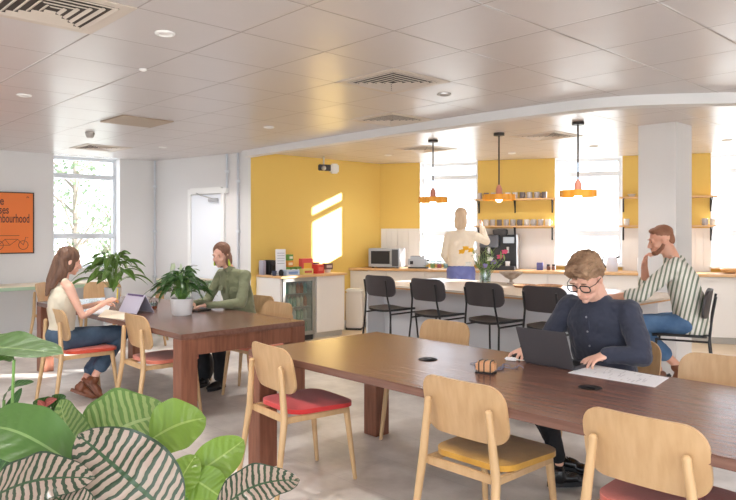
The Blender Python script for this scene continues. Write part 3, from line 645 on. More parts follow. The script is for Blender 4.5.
# wall mounted projector on the yellow wall
p = V(((327-368)/F*9.95, 9.95, 0)); o = thing('wall_heater', 'white device on a short ceiling bracket before the yellow wall', 'projector', (p.x, p.y, 2.42), R(20))
MB().box((.11, 0, 0), (.12, .12, .14), bev=.02).build('body', M['white'], o); MB().box((-.03, 0, .01), (.2, .06, .09), bev=.01).build('bracket', M['darksteel'], o); MB().rod((-.05, 0, .04), (-.05, 0, CH-2.42), .012).build('pole', M['steel'], o); MB().ell((-.06, -.04, 0), (.035, .035, .035)).build('lens', M['steel'], o)
o.name = 'ceiling_projector'

# ------------------------------------------------------------------ island, stools
I0 = V((-.02, 7.87, 0)); IL, ID = 3.1, 1.28
def il(x, y, z=0): q = gl(x, y, (I0.x, I0.y)); q.z = z; return q
o = thing('kitchen_island', 'long pale grey kitchen island with a white and wood worktop', 'island', I0, G)
MB().box((IL/2-.12, ID/2+.12, .43), (IL-.28, ID-.3, .86)).build('body', M['panel'], o, smooth=False)
MB().box((.012, ID/2, .43), (.024, ID, .86)).build('end_panel', M['panel'], o, smooth=False)
MB().box((IL/2, ID/2, .887), (IL+.02, ID+.02, .022), bev=.002).build('worktop', wood('island_oak', (236, 222, 204), (240, 228, 214), .25, (1, 12, 12), 3), o, smooth=False)
MB().box((IL/2, ID/2, .868), (IL, ID, .016)).build('worktop_edge', M['island_edge'], o, smooth=False)
def stool(label, loc, rz):
    o = thing('bar_stool', label, 'stool', loc, rz, 'black bar stools around the island')
    SH = .665
    mb = MB(); mb.panel(.42, .40, .10, lambda x, z: (x, 0, z), .022, 16, 14)
    for v in mb.b.verts: x, y, z = v.co; v.co = (x, z, SH+y-.05*max(0, z-.1)+.04*(x*x)/.04*.4)
    mb.build('seat', M['blackm'] if False else M['black'], o)
    MB().panel(.43, .22, .07, lambda x, z: (x, -.22-.16*z+x*x*.9, .925+z), .016, 18, 10).build('backrest', pm('stool_back', (66, 60, 62), .45), o)
    for s in (-1, 1):
        MB().tube([(s*.225, -.275, 0), (s*.19, -.215, SH-.03), (s*.158, -.235, .83), (s*.158, -.262, .99)], .0095).build('leg', M['blackm'], o)
        MB().tube([(s*.225, .22, 0), (s*.19, .16, SH-.03)], .0095).build('leg', M['blackm'], o)
        MB().tube([(s*.19, -.215, SH-.025), (s*.19, .17, SH-.025)], .008).build('seat_rail', M['blackm'], o)
    MB().tube([(-.215, .195, .25), (.215, .195, .25)], .008).build('footrest', M['blackm'], o); MB().tube([(-.22, -.24, .25), (.22, -.24, .25)], .008).build('stretcher', M['blackm'], o)
    return o
sl = ['black bar stool at the left end of the island', 'second black bar stool from the left at the island', 'third black bar stool from the left, before the flower vase', 'black bar stool at the island just left of the man in the navy shirt']
for i, x in enumerate((.62, 1.29, 1.97, 2.60)):
    q = il(x, -.20); stool(sl[i], (q.x, q.y, 0), G)
MAN2 = V((2.52, 5.50, 0)); RM2 = R(63)
stool('black bar stool under the man in the striped shirt', MAN2, RM2)

# pendants
for px, py, l in ((433, 140, 'leftmost orange pendant lamp over the island'), (499, 133, 'middle orange pendant lamp over the island'), (578, 122, 'rightmost orange pendant lamp over the island')):
    p = deep(px, py, (CH-CAMZ)*F/(HZ-py)); o = thing('pendant_lamp', l, 'lamp', (p.x, p.y, CH), 0, 'orange pendant lamps over the island')
    zs = 1.88-CH
    MB().lathe([(.06, -.03), (.06, 0), (.001, 0)]).build('ceiling_rose', M['darksteel'], o); MB().rod((0, 0, -.02), (0, 0, zs+.12), .0085).build('cord', M['darksteel'], o)
    MB().lathe([(.035, zs+.03), (.036, zs+.09), (.025, zs+.12), (.012, zs+.14), (.001, zs+.14)]).build('neck', pm('dusty_pink', (222, 150, 130), .5), o)
    mb = MB(); mo = 8; n = 96
    rr = [[mb.b.verts.new(((.165+.018*abs(math.sin(mo/2*a)))*f*math.cos(a), (.165+.018*abs(math.sin(mo/2*a)))*f*math.sin(a), z)) for a in [i*2*math.pi/n for i in range(n)]] for f, z in ((.35, zs+.035), (1, zs+.03), (1, zs-.035), (.97, zs-.035), (.97, zs+.02), (.3, zs+.02))]
    for A1, B1 in zip(rr, rr[1:]):
        for i in range(n): mb.b.faces.new((A1[i], A1[(i+1) % n], B1[(i+1) % n], B1[i]))
    mb.build('lamp_shade', pm('orange_shade', (248, 168, 50), .45), o)
    MB().ell((0, 0, zs-.02), (.04, .04, .038)).build('bulb', M['bulb'], o)

# vase of flowers, bowl, trays on island
q = at(485, 283, .898); o = thing('flower_vase', 'glass vase of mixed flowers in the middle of the island', 'vase', (q.x, q.y, .898))
MB().lathe([(.055, 0), (.065, .01), (.068, .12), (.055, .17), (.05, .17), (.06, .12), (.055, .015), (.001, .012)]).build('glass', M['clear'], o)
mb = MB(); fl = []
for i in range(22):
    a = random.uniform(0, 6.28); r = random.uniform(.05, .29); h = random.uniform(.2, .42); t = V((r*math.cos(a), r*math.sin(a), h)); fl.append(t); mb.tube([(0.02*math.cos(a), .02*math.sin(a), .03), t*.5+V((0, 0, .04)), t], .003, 5)
mb.build('stems', M['stem'], o)
mb = MB()
for t in fl:
    for k in range(3):
        d = V((random.uniform(-1, 1), random.uniform(-1, 1), random.uniform(-.3, .8))).normalized()*.09; b0 = t*random.uniform(.5, 1); mb.leaf(b0, b0+d, .02, .1, nu=5, nv=2)
mb.build('foliage', leafmat('sage_leaf', (140, 160, 100), None), o)
fc = [((246, 190, 50), [(-.27, -.0, .36), (-.22, .03, .40), (-.17, -.05, .38)]), ((224, 90, 130), [(.22, -.05, .36), (.18, .04, .30)]), ((240, 238, 230), [(-.12, -.04, .36), (-.2, -.05, .22), (.05, -.06, .28)]), ((150, 140, 200), [(-.02, -.08, .2), (.1, 0, .24)])]
for c, ps in fc:
    m = pm('petal', c, .6)
    for pp in ps:
        mb = MB()
        for k in range(9):
            a = k*.7; mb.leaf(pp, V(pp)+V((math.cos(a)*.04, math.sin(a)*.02, .02*math.cos(k*3)+.012*math.sin(a))), .028, .2, (0, -1, .3), 4, 2)
        mb.ell(pp, (.018, .018, .018), seg=8); mb.build('flower', m, o)
q = at(511, 284, .898); o = thing('pedestal_bowl', 'grey patterned pedestal bowl on the island right of the flowers', 'bowl', (q.x, q.y, .898))
MB().lathe([(.05, 0), (.045, .012), (.02, .02), (.018, .05), (.06, .07), (.13, .125), (.135, .14), (.125, .14), (.05, .085), (.001, .08)]).build('body', pm('bowl_grey', (150, 134, 120), .5, noise=(18, (190, 178, 166))), o)
for px, l in ((527, 'round woven tray left on the island behind the fourth stool'), (549, 'round woven tray right on the island behind the fourth stool')):
    q = at(px, 287, .898); simple('tray', l, 'tray', MB().lathe([(.13, 0), (.15, .02), (.145, .022), (.12, .008), (.001, .008)]), pm('woven', (196, 150, 106), .7, noise=(40, (150, 110, 80))), (q.x, q.y, .898))

# ------------------------------------------------------------------ potted peace lilies on left table
def lily(label, loc, potr, poth, n, spread, hgt, seed, mat, lw=1):
    rd = random.Random(seed); o = thing('peace_lily', label, 'potted plant', loc)
    MB().lathe([(potr*.8, 0), (potr*.86, .01), (potr, poth*.8), (potr*1.02, poth), (potr*.95, poth), (potr*.93, poth*.85), (.001, poth*.85)]).build('pot', M['pot'], o)
    MB().lathe([(.001, poth*.85), (potr*.92, poth*.855), (potr*.92, poth*.87), (.001, poth*.88)]).build('soil', M['soil'], o)
    mb = MB(); st = MB()
    for i in range(n):
        a = i*2.399+rd.uniform(-.3, .3); f = (i+.5)/n; r = spread*(.25+.75*f)*rd.uniform(.8, 1.1); h = poth+hgt*(1-.72*f*f)*rd.uniform(.8, 1.1)
        d = V((math.cos(a), math.sin(a), 0)); b0 = d*.02+V((0, 0, poth*.87)); mid = d*r*.42+V((0, 0, h)); tip = d*r*1.0+V((0, 0, h*(.95-.35*f)+rd.uniform(-.02, .06)))
        st.tube([b0, b0.lerp(mid, .5)+V((0, 0, h*.12)), mid], .003, 5); tw = rd.uniform(-.8, .8); mb.leaf(mid-d*.01, tip+(tip-mid)*.15, .052*lw*rd.uniform(.85, 1.3), .14, (d.x*.3-d.y*tw, d.y*.3+d.x*tw, 1), 10, 4, .25, 0, 1.1)
    mb.build('foliage', mat, o); st.build('stems', M['stem'], o)
    for k in range(3):
        a = rd.uniform(0, 6.28); t = V((math.cos(a)*.1, math.sin(a)*.1, poth+hgt*1.05)); b2 = MB(); b2.leaf(t, t+V((.01, 0, .07)), .028, .1, (1, -1, 0), 6, 4, .5); ob = b2.build('flower', M['spathe'], o)
        MB().tube([(0, 0, poth*.87), t*.55, t], .003, 5).build('flower_stalk', M['stem'], o)
q = at(112.5, 301, TH); lily('broad-leaved potted plant in a white pot nearer the sleeveless woman', (q.x, q.y, TH+.001), .085, .145, 58, .46, .36, 3, M['leaf_mid'], 1.3)
q = at(182, 315, TH); lily('bushy potted peace lily in a white pot before the woman in green', (q.x, q.y, TH+.001), .1, .15, 95, .34, .24, 5, M['leaf_dark'], .85)

# small table things
def power_cube(lab, px, py, cables=True):
    q = at(px, py, TH); o = thing('power_hub', lab, 'power hub', (q.x, q.y, TH+.001), G+.35)
    MB().box((0, 0, .034), (.1, .07, .058), bev=.012).build('body', pm('hub_wood', (226, 172, 128), .5), o)
    mb = MB()
    for x in (-.028, .0, .034): mb.tube([(x, -.037, .006), (x, -.0375, .055), (x, -.03, .066), (x, .03, .066), (x, .0375, .055)], .003, 5)
    mb.build('strap', M['black'], o); MB().box((0, 0, .004), (.1, .07, .008)).build('base', M['black'], o)
    if cables:
        mb = MB(); rd = random.Random(4)
        for k in range(5):
            pts = [V((0, .035, .01))]
            for j in range(9): pts.append(V((.03*rd.uniform(-1, 1)+.016*j*math.cos(k), .06+.02*j+.02*rd.uniform(-1, 1), .006+.012*rd.random())))
            sp = smoothpl([(p.x, p.y) for p in pts], 4); mb.tube([V((p.x, p.y, .008+.006*math.sin(i))) for i, p in enumerate(sp)], .0028, 5)
        mb.build('cable', pm('grey_blue_cable', (110, 116, 140), .5), o)
    return o
power_cube('wooden cable cube with a tangle of leads on the right table', 486, 373)
o = thing('glass_tumbler', 'small brown-based glass holder on the left table between the plants', 'candle holder', at(152.5, 309, TH)+V((0, 0, .001)))
MB().lathe([(.036, 0), (.042, .005), (.042, .028), (.001, .028)]).build('base', pm('amber', (150, 84, 54), .3), o); MB().lathe([(.04, .029), (.044, .06), (.042, .06), (.038, .032), (.001, .032)]).build('glass', M['clear'], o)
mb = MB(); [mb.tube([(.043*math.cos(a), .043*math.sin(a), .005), (.048*math.cos(a), .048*math.sin(a), .065), (.036*math.cos(a), .036*math.sin(a), .078)], .003, 5) for a in (0, 1.05, 2.1, 3.14, 4.2, 5.2)]
mb.build('wire_frame', M['black'], o)
for px, py, l in ((428, 359.5, 'black oval cable port left on the right table'), (590, 388, 'black oval cable port before the paper on the right table')):
    q = at(px, py, TH); o = thing('cable_port', l, 'cable port', (q.x, q.y, TH+.0005), G)
    MB().lathe([(.055, 0), (.056, .003), (.05, .005), (.046, .003), (.001, .003)]).build('ring', M['black'], o); MB().box((.01, 0, .005), (.05, .03, .004), bev=.001).build('flap', M['blackm'], o)
def sheet(name, lab, cat, cs, z, mat, marks=None, th=.0015):
    P = [at(x, y, z) for x, y in cs]; c = sum(P, V())/4; o = thing(name, lab, cat, (c.x, c.y, z))
    MB().prism([(p.x-c.x, p.y-c.y) for p in P], .0005, .0005+th).build('sheet', mat, o, smooth=False)
    if marks:
        mb = MB(); rd = random.Random(2)
        for k in range(marks):
            u, v = rd.uniform(.1, .85), rd.uniform(.15, .85); p = (P[0].lerp(P[3], v)).lerp(P[1].lerp(P[2], v), u)-c; d = (P[2]-P[3]).normalized()
            mb.box((p.x, p.y, .0024+th-.0015), (rd.uniform(.02, .07), .0025, .0006), rot=(0, 0, math.atan2(d.y, d.x)))
        mb.build('printed_lines', pm('print', (196, 196, 202), .7), o, smooth=False)
    return o
sheet('paper_sheet', 'large white printed paper sheet beside the laptop on the right table', 'paper', [(568, 373), (590, 364.5), (669, 378), (655, 387.5)], TH, M['paper'], 34)
sheet('paper_sheet', 'white paper sheets under the hands of the sleeveless woman', 'paper', [(84, 313), (93, 301), (112, 303), (106, 315)], TH, M['paper'], 8)
sheet('open_magazine', 'cream open magazine on the left table before the lilac card', 'magazine', [(98, 317), (106, 310), (127, 313), (124, 320)], TH, pm('cream_paper', (240, 228, 206), .6), 6, .006)
# lilac folded card
q0, q1 = at(119, 312, TH), at(136, 314.5, TH); d = q1-q0; o = thing('folded_card', 'lilac folded card sign leaning up on the left table', 'sign', q0+V((0, 0, .001)), math.atan2(d.y, d.x))
lw = d.length; MB().box((lw/2, .045, .085), (lw+.02, .004, .19), rot=(-.5, 0, 0)).build('front_panel', pm('lilac', (186, 182, 200), .6), o, smooth=False); MB().box((lw/2, .135, .085), (lw+.02, .004, .19), rot=(.5, 0, 0)).build('back_panel', pm('lilac2', (186, 182, 200), .6), o, smooth=False)
MB().box((lw/2+.0, .082, .160), (lw*.9, .002, .018), rot=(-.5, 0, 0)).build('printed_band', pm('violet_ink', (88, 66, 110), .6), o, smooth=False)
MB().box((lw/2, .036, .03), (lw*.9, .002, .008), rot=(-.5, 0, 0)).build('printed_band', pm('violet_ink2', (88, 66, 110), .6), o, smooth=False)

# ------------------------------------------------------------------ poster
pz0, pz1 = 1.20, 2.03
xa, xb = tpar(33, L_, wd), tpar(-45, L_, wd); o = thing('framed_poster', 'orange framed poster with dark lettering and a bicycle left of the window', 'poster', L_+wd*xb+V((0, 0, pz0)), rzw)
W = xa-xb; Hh = pz1-pz0
MB().box((W/2, -.014, Hh/2), (W, .02, Hh)).build('print', pm('orange_print', (240, 128, 60), .5), o, smooth=False)
mb = MB(); mb.box((0, -.016, Hh/2), (.014, .03, Hh+.014)); mb.box((W, -.016, Hh/2), (.014, .03, Hh+.014)); mb.box((W/2, -.016, 0), (W, .03, .014)); mb.box((W/2, -.016, Hh), (W, .03, .014)); mb.build('frame', M['darksteel'], o, smooth=False)
ink = pm('dark_ink', (72, 44, 50), .6)
def text(s, x, z, size, par, mat, align='RIGHT', sx=1):
    c = bpy.data.curves.new('lettering', 'FONT'); c.body = s; c.size = size; c.align_x = align; c.extrude = .0006; c.offset = .0012; c.materials.append(mat)
    t = bpy.data.objects.new('lettering', c); COL.objects.link(t); t.parent = par; t.location = (x, -.0252, z); t.rotation_euler = (R(90), 0, 0); t.scale = (sx, 1, 1)
    dg = bpy.context.evaluated_depsgraph_get(); me = bpy.data.meshes.new_from_object(t.evaluated_get(dg)); t2_ = bpy.data.objects.new('lettering', me); COL.objects.link(t2_); t2_.parent = par; t2_.location = t.location; t2_.rotation_euler = t.rotation_euler; t2_.scale = t.scale; bpy.data.objects.remove(t)
text('e', W-.37, Hh-.17, .16, o, ink, sx=.7); text('ses', W-.31, Hh-.29, .16, o, ink, sx=.62); text('neighbourhood', W-.05, Hh-.41, .17, o, ink, sx=.5)
mb = MB()
for cx in (W-.13, W-.44):
    mb.tube([(cx+.06*math.cos(a), -.026, .11+.06*math.sin(a)) for a in [i*.26 for i in range(24)]], .0035, 5, True)
mb.tube([(W-.13, -.026, .11), (W-.2, -.026, .19), (W-.36, -.026, .19), (W-.44, -.026, .11)], .003, 5); mb.tube([(W-.36, -.026, .19), (W-.3, -.026, .11), (W-.2, -.026, .19)], .003, 5); mb.tube([(W-.13, -.026, .11), (W-.10, -.026, .22), (W-.07, -.026, .21)], .003, 5); mb.tube([(W-.44, -.026, .11), (W-.3, -.026, .11)], .003, 5)
mb.box((W-.33, -.026, .24), (.3, .002, .006)); mb.tube([(W-.09, -.026, Hh-.07), (W-.075, -.026, Hh-.05), (W-.06, -.026, Hh-.07)], .004, 5)
mb.build('bicycle_drawing', ink, o)

# ------------------------------------------------------------------ people
def Rm(yaw=0, pitch=0, roll=0):      # head frame: yaw left(+), pitch down(+)
    return Matrix.Rotation(R(yaw), 3, 'Z') @ Matrix.Rotation(R(-pitch), 3, 'X') @ Matrix.Rotation(R(roll), 3, 'Y')
def add_head(mb, c, H, neck, s=1.0, wom=False, nr=.052):
    c = V(c); q = lambda x, y, z: c+H @ (V((x, y, z))*s)
    E = lambda p, r: mb.ell(q(*p), [k*s for k in r], H)
    E((0, -.014, .032), (.073, .092, .080)); E((0, .018, -.025), (.060, .070, .080)); E((0, .036, -.074), (.044 if wom else .05, .046, .036)); E((0, .070, -.098), (.019, .017, .014))
    mb.cap(q(0, .086, .008), q(0, .108, -.034), .008*s, .0105*s); E((0, .098, -.040), (.016, .012, .008)); E((0, .087, -.064), (.023, .012, .0055)); E((0, .085, -.073), (.020, .011, .006))
    for k in (-1, 1):
        E((k*.030, .076, .022), (.024, .012, .008)); E((k*.036, .058, -.03), (.024, .024, .024)); E((k*.030, .072, .003), (.014, .010, .007)); E((k*.073, -.006, -.012), (.009, .017, .029))
    mb.cap(q(0, -.03, -.05), V(neck), nr*s, nr*1.12*s)
    return q
def add_hand(mb, wrist, d, nrm, side, curl=.35, s=1.0, spread=.26):
    """palm and five fingers; d = pointing direction, nrm = back-of-hand direction, side=+1 thumb on the (d x nrm) side"""
    w = V(wrist); d = V(d).normalized(); n = V(nrm); n = (n-d*n.dot(d)).normalized(); x = d.cross(n)*side
    Rp = Matrix((x, d, n)).transposed()
    mb.ell(w+d*.045*s, (.040*s, .052*s, .016*s), Rp); mb.ell(w+d*.07*s, (.040*s, .024*s, .014*s), Rp); mb.cap(w-d*.03*s, w+d*.02*s, .024*s, .026*s)
    for i, (off, L) in enumerate(((.030, .072), (.010, .080), (-.011, .074), (-.031, .058))):
        b = w+d*.078*s+x*off*s; dd_ = (d+x*off*spread/.03*1.0).normalized(); a = curl; r = .0086*s
        p1 = b+(dd_*math.cos(a*.5)-n*math.sin(a*.5))*L*.42*s; p2 = p1+(dd_*math.cos(a*1.5)-n*math.sin(a*1.5))*L*.32*s; p3 = p2+(dd_*math.cos(a*2.3)-n*math.sin(a*2.3))*L*.26*s
        mb.chain([b-d*.02*s, b, p1, p2, p3], [r*1.1, r*1.08, r, r*.92, r*.8], 10)
    b = w+d*.02*s+x*.028*s; p1 = b+(x*.7+d*.6-n*.3).normalized()*.035*s; p2 = p1+(x*.35+d*.85-n*.35).normalized()*.03*s; p3 = p2+(d-n*.3).normalized()*.024*s
    mb.chain([b, p1, p2, p3], [.014*s, .0115*s, .010*s, .0085*s], 10)
def nails(): pass
def shoe(par, ank, d, mat, solem, L=.27, tilt=0, laces=False, up=None):
    """ankle point, toe direction"""
    ank = V(ank); d = V(d).normalized(); u = V((0, 0, 1)) if up is None else V(up); u = (u-d*u.dot(d)).normalized(); x = d.cross(u); Rp = Matrix((x, d, u)).transposed()
    heel = ank-u*.055-d*.03; mb = MB()
    mb.ell(heel+d*.03+u*.03, (.036, .055, .045), Rp); mb.ell(heel+d*.10+u*.022, (.040, .075, .034), Rp); mb.ell(heel+d*(L-.105)+u*.008, (.045, .07, .028), Rp); mb.cap(ank+u*.005, ank-u*.03, .040, .042)
    o = mb.build('shoe', mat, par, voxel=.006, sm=4)
    mb = MB(); pts = []
    for i in range(24):
        a = i*2*math.pi/24; yy = L/2*math.cos(a); ww = (.044-.012*(1-yy/(L/2))*.5)*math.sin(a); pts.append((ww, yy))
    A = [mb.b.verts.new(heel+d*(L/2-.045+p[1])+x*p[0]-u*.022) for p in pts]; B = [mb.b.verts.new(heel+d*(L/2-.045+p[1])+x*p[0]+u*.004) for p in pts]
    mb.b.faces.new(A); mb.b.faces.new(B[::-1]); [mb.b.faces.new((A[i], A[(i+1) % 24], B[(i+1) % 24], B[i])) for i in range(24)]
    mb.build('sole', solem, o)
    if laces:
        mb = MB()
        for k in range(4):
            c = heel+d*(.07+.022*k)+u*(.060-.007*k); mb.tube([c-x*.026-u*.008, c+u*.003, c+x*.026+d*.012-u*.008], .0022, 5); mb.tube([c+x*.026-u*.008, c+u*.004, c-x*.026+d*.012-u*.008], .0022, 5)
        mb.build('lace', M['paper'] if laces == 2 else M['steel'], o)
    return o
def person(label, loc, rz, J, sk, shirt, shirtm, trous, trousm, vox=.006, sleeve=1.0, collar=True, wom=False, hs=1.0, arm_r=(.058, .046, .036), leg_r=(.085, .062, .046), cuffs=True, headR=None, hand=None, torso=None, hem=None, shirt_name='shirt', sleeveless=False, bsm=4):
    o = thing('person', label, 'person', loc, rz); j = {k: V(v) for k, v in J.items()}
    mb = MB(); q = add_head(mb, j['head'], headR, j['neck'], 1.0*hs, wom, .044 if wom else .054)
    up = j['neck']
    T = torso or []
    mb.loft([(c, rx*.88, ry*.86) for c, rx, ry in T])
    for s in ('r', 'l'):
        a0, a1, a2 = arm_r; k = .80
        sh, el, wr = j['sh'+s], j['el'+s], j['wr'+s]
        kk = 1.0 if sleeveless else k
        f0 = a0*kk; f1 = a1*(1.0 if sleeve < .75 else k)*.92
        mb.chain([sh, el, el.lerp(wr, .35), wr], [f0, f1*.95, f1*.92, a2*.70], 16); mb.cap(sh, j['neck'].lerp(sh, .35)-V((0, 0, .02)), a0*kk, .045 if not wom else .038)
        hd = hand[s]; add_hand(mb, wr, hd[0], hd[1], hd[2], hd[3], hs*(.9 if wom else 1.0))
    for s in ('r', 'l'):
        mb.chain([j['hip'+s], j['kn'+s], j['an'+s]], [leg_r[0]*.8, leg_r[1]*.78, leg_r[2]*.72], 14)
    mb.cap(j['hipr'], j['hipl'], leg_r[0]*.8)
    body = mb.build('body', sk, o, voxel=vox, sm=bsm)
    # shirt
    mb = MB(); mb.loft(T)
    mb.cap(j['neck']-V((0, 0, .05)), j['neck']-V((0, 0, .03)), .06 if not wom else .045)
    for s in ('r', 'l'):
        sh, el, wr = j['sh'+s], j['el'+s], j['wr'+s]; a0, a1, a2 = arm_r
        if not sleeveless:
            mb.cap(sh, j['neck'].lerp(sh, .3)-V((0, 0, .035)), a0*1.02, .055)
            if sleeve >= 1: mb.chain([sh, el, wr.lerp(el, .04)], [a0*1.12, a1*1.12, a2*1.08], 16)
            else:
                e2 = el.lerp(wr, max(0, (sleeve-.5)*2)); mb.chain([sh, el, e2] if sleeve > .5 else [sh, el], [a0*1.15, a1*1.25, a1*1.2][:3 if sleeve > .5 else 2], 16)
                if sleeve > .5: mb.chain([e2, e2.lerp(wr, .09)], [a1*1.28, a1*1.26], 16)
        else: mb.cap(sh.lerp(j['neck'], .42)-V((0, .0, .02)), sh.lerp(j['neck'], .62)-V((0, 0, .012)), .042, .04)
    g = mb.build(shirt_name, shirtm, o, voxel=vox*1.15, sm=5)
    tx = bpy.data.textures.new('folds', 'CLOUDS'); tx.noise_scale = .09; md = g.modifiers.new('folds', 'DISPLACE'); md.texture = tx; md.strength = .022; md.mid_level = .5
    if collar:
        mb = MB(); n = j['neck']; mb.loft([(n+V((0, -.005, -.035)), .066, .062, .2), (n+V((0, -.008, .012)), .060, .058, .25)]); mb.build('collar', shirtm, g)
    # trousers
    mb = MB(); mb.ell(j['hipr'].lerp(j['hipl'], .5)+V((0, -.015, .03)), (.175 if not wom else .17, .12, .11)); mb.cap(j['hipr'], j['hipl'], leg_r[0]*1.02)
    for s in ('r', 'l'):
        e = j['an'+s].lerp(j['kn'+s], trous); mb.chain([j['hip'+s], j['kn'+s], e], [leg_r[0]*1.1, leg_r[1]*1.12, leg_r[2]*1.25], 16)
        if cuffs: mb.chain([e, e.lerp(j['kn'+s], .1)], [leg_r[2]*1.38]*2, 16)
    g2 = mb.build('trousers', trousm, o, voxel=vox*1.15, sm=4); md = g2.modifiers.new('folds', 'DISPLACE'); md.texture = tx; md.strength = .015; md.mid_level = .5
    return o, j, q, g
def hair(par, q, H, ells, mat, vox=.006, strength=.012, s=1.0, name='hair', caps=()):
    mb = MB()
    for p, r in ells: mb.ell(q(*p), [k*s for k in r], H, 20)
    for a, b, r0, r1 in caps: mb.cap(q(*a), q(*b), r0*s, r1*s)
    h = mb.build(name, mat, par, voxel=vox, sm=3); tx = bpy.data.textures.new('strands', 'CLOUDS'); tx.noise_scale = .025; md = h.modifiers.new('strands', 'DISPLACE'); md.texture = tx; md.strength = strength; md.mid_level = .5; return h
def eyes(par, q, H, s=1, brow=None):
    for k in (-1, 1):
        MB().ell(q(k*.030, .0805, .002), (.0085*s, .004*s, .0035*s), H, 10).build('eye', M['black'], par)
        if brow: MB().ell(q(k*.031, .0885, .022), (.018*s, .004*s, .0035*s), H, 10).build('eyebrow', brow, par)

# --- man in navy shirt
H = Rm(2, 33); J = dict(head=(-.02, .235, 1.232), neck=(-.01, .10, 1.11), shr=(.185, .06, 1.035), shl=(-.185, .06, 1.035), elr=(.32, .12, .80), ell=(-.30, .13, .805), wrr=(.335, .30, .785), wrl=(-.135, .225, .80),
    hipr=(.09, -.05, .55), hipl=(-.09, -.05, .55), knr=(.24, .40, .55), knl=(.15, .43, .55), anr=(.185, .21, .20), anl=(.125, .28, .15))
TR = [((0, -.06, .50), .18, .13), ((0, -.05, .60), .185, .14), ((0, -.02, .72), .19, .145), ((0, .02, .86), .205, .145), ((0, .045, .97), .205, .135), ((0, .06, 1.04), .175, .11), ((-.005, .08, 1.085), .115, .085), ((-.005, .09, 1.125), .07, .065)]
m1, j, q, g = person('man in a navy shirt and glasses typing on a laptop at the right table', (1.40, 4.05, 0), face(0, True), J, M['skin'], 1, M['navy'], .10, M['trouser'], vox=.0042, bsm=2, leg_r=(.085, .055, .036), cuffs=False, headR=H, torso=TR, hs=1.1, arm_r=(.066, .052, .040),
    hand={'r': ((-.05, 1, -.12), (0, 0, 1), -1, .5), 'l': ((.42, .9, -.16), (0, 0, 1), 1, .5)})
hair(m1, q, H, [((0, -.022, .054), (.088, .098, .084)), ((0, .045, .086), (.072, .054, .038)), ((.03, .072, .070), (.042, .022, .022)), ((-.025, .070, .074), (.04, .024, .024)), ((0, -.085, -.005), (.060, .030, .055)), ((.066, -.035, .02), (.02, .045, .038)), ((-.066, -.035, .02), (.02, .045, .038)), ((0, 0, .10), (.06, .07, .028))], M['hair_man'], .005, .022, 1.1)
eyes(m1, q, H, 1, M['hair_man'])
gls = MB()
for k in (-1, 1):
    gls.tube([q(k*.035+.027*math.copysign(abs(math.cos(a))**.7, math.cos(a)), .099-.10*(.0+abs(math.cos(a))*.04), -.003+.020*math.copysign(abs(math.sin(a))**.7, math.sin(a))) for a in [i*.393 for i in range(16)]], .0034, 6, True); gls.tube([q(k*.058, .097, .006), q(k*.078, .06, .004), q(k*.080, .0, .0), q(k*.078, -.02, -.012)], .0022, 6)
gls.tube([q(-.010, .098, .002), q(0, .102, .005), q(.010, .098, .002)], .0024, 6); gl_o = gls.build('glasses', M['black'], m1)
pk = MB(); pk.tube([(0, .088, .60), (0, .118, .72), (0, .150, .86), (0, .172, .97), (0, .166, 1.03)], .012, 6); pk.build('placket', M['navy'], g)
for i in range(5):
    z = .66+.085*i; y = {0: .105, 1: .125, 2: .148, 3: .172, 4: .187}[i]; MB().ell((0, y+.011, z), (.006, .004, .006)).build('button', pm('btn', (150, 150, 160), .4), g)
shoe(m1, (.185, .20, .165), (-.72, -.60, -.18), M['patent'], M['black'], .28, laces=1)
shoe(m1, (.125, .285, .095), (-.45, -.85, -.03), M['patent'], M['black'], .28, laces=1)
# laptop
hx = t2(0, 0); q0 = V((.904, 3.89, 0)); q1 = V((1.106, 3.67, 0)); mid = (q0+q1)/2
o = thing('laptop', 'open dark grey laptop used by the man in the navy shirt', 'laptop', (mid.x, mid.y, TH+.001), G+math.pi)
MB().box((0, -.115, .009), (.315, .22, .016), bev=.004).build('base', pm('laptop_grey', (96, 98, 106), .35, .7), o); MB().box((0, .045, .112), (.315, .007, .225), rot=(-.40, 0, 0), bev=.003).build('lid', pm('laptop_lid', (92, 90, 94), .45, .35), o)
MB().box((0, -.115, .0175), (.27, .11, .001)).build('keyboard', M['black'], o, smooth=False); MB().box((0, .0405, .112), (.29, .001, .195), rot=(-.40, 0, 0)).build('screen', pm('screen', (40, 44, 52), .2), o, smooth=False)
def m1w(x, y, z): r = face(0, True); return V((1.40+math.cos(r)*x-math.sin(r)*y, 4.05+math.sin(r)*x+math.cos(r)*y, z))
o = simple('computer_mouse', 'black computer mouse under the right hand of the man in navy', 'mouse', MB().ell((0, 0, .016), (.03, .052, .018)), M['black'], m1w(.335, .385, TH+.002), face(0, True))
o = simple('usb_adapter', 'small white adapter lying beside the mouse', 'adapter', MB().box((0, 0, .011), (.07, .03, .018), bev=.006).tube([(.03, 0, .01), (.08, .02, .006), (.12, -.01, .006), (.16, .01, .006)], .003, 6), M['pot'], at(511, 361, TH)+V((0, 0, .001)), G+.3)

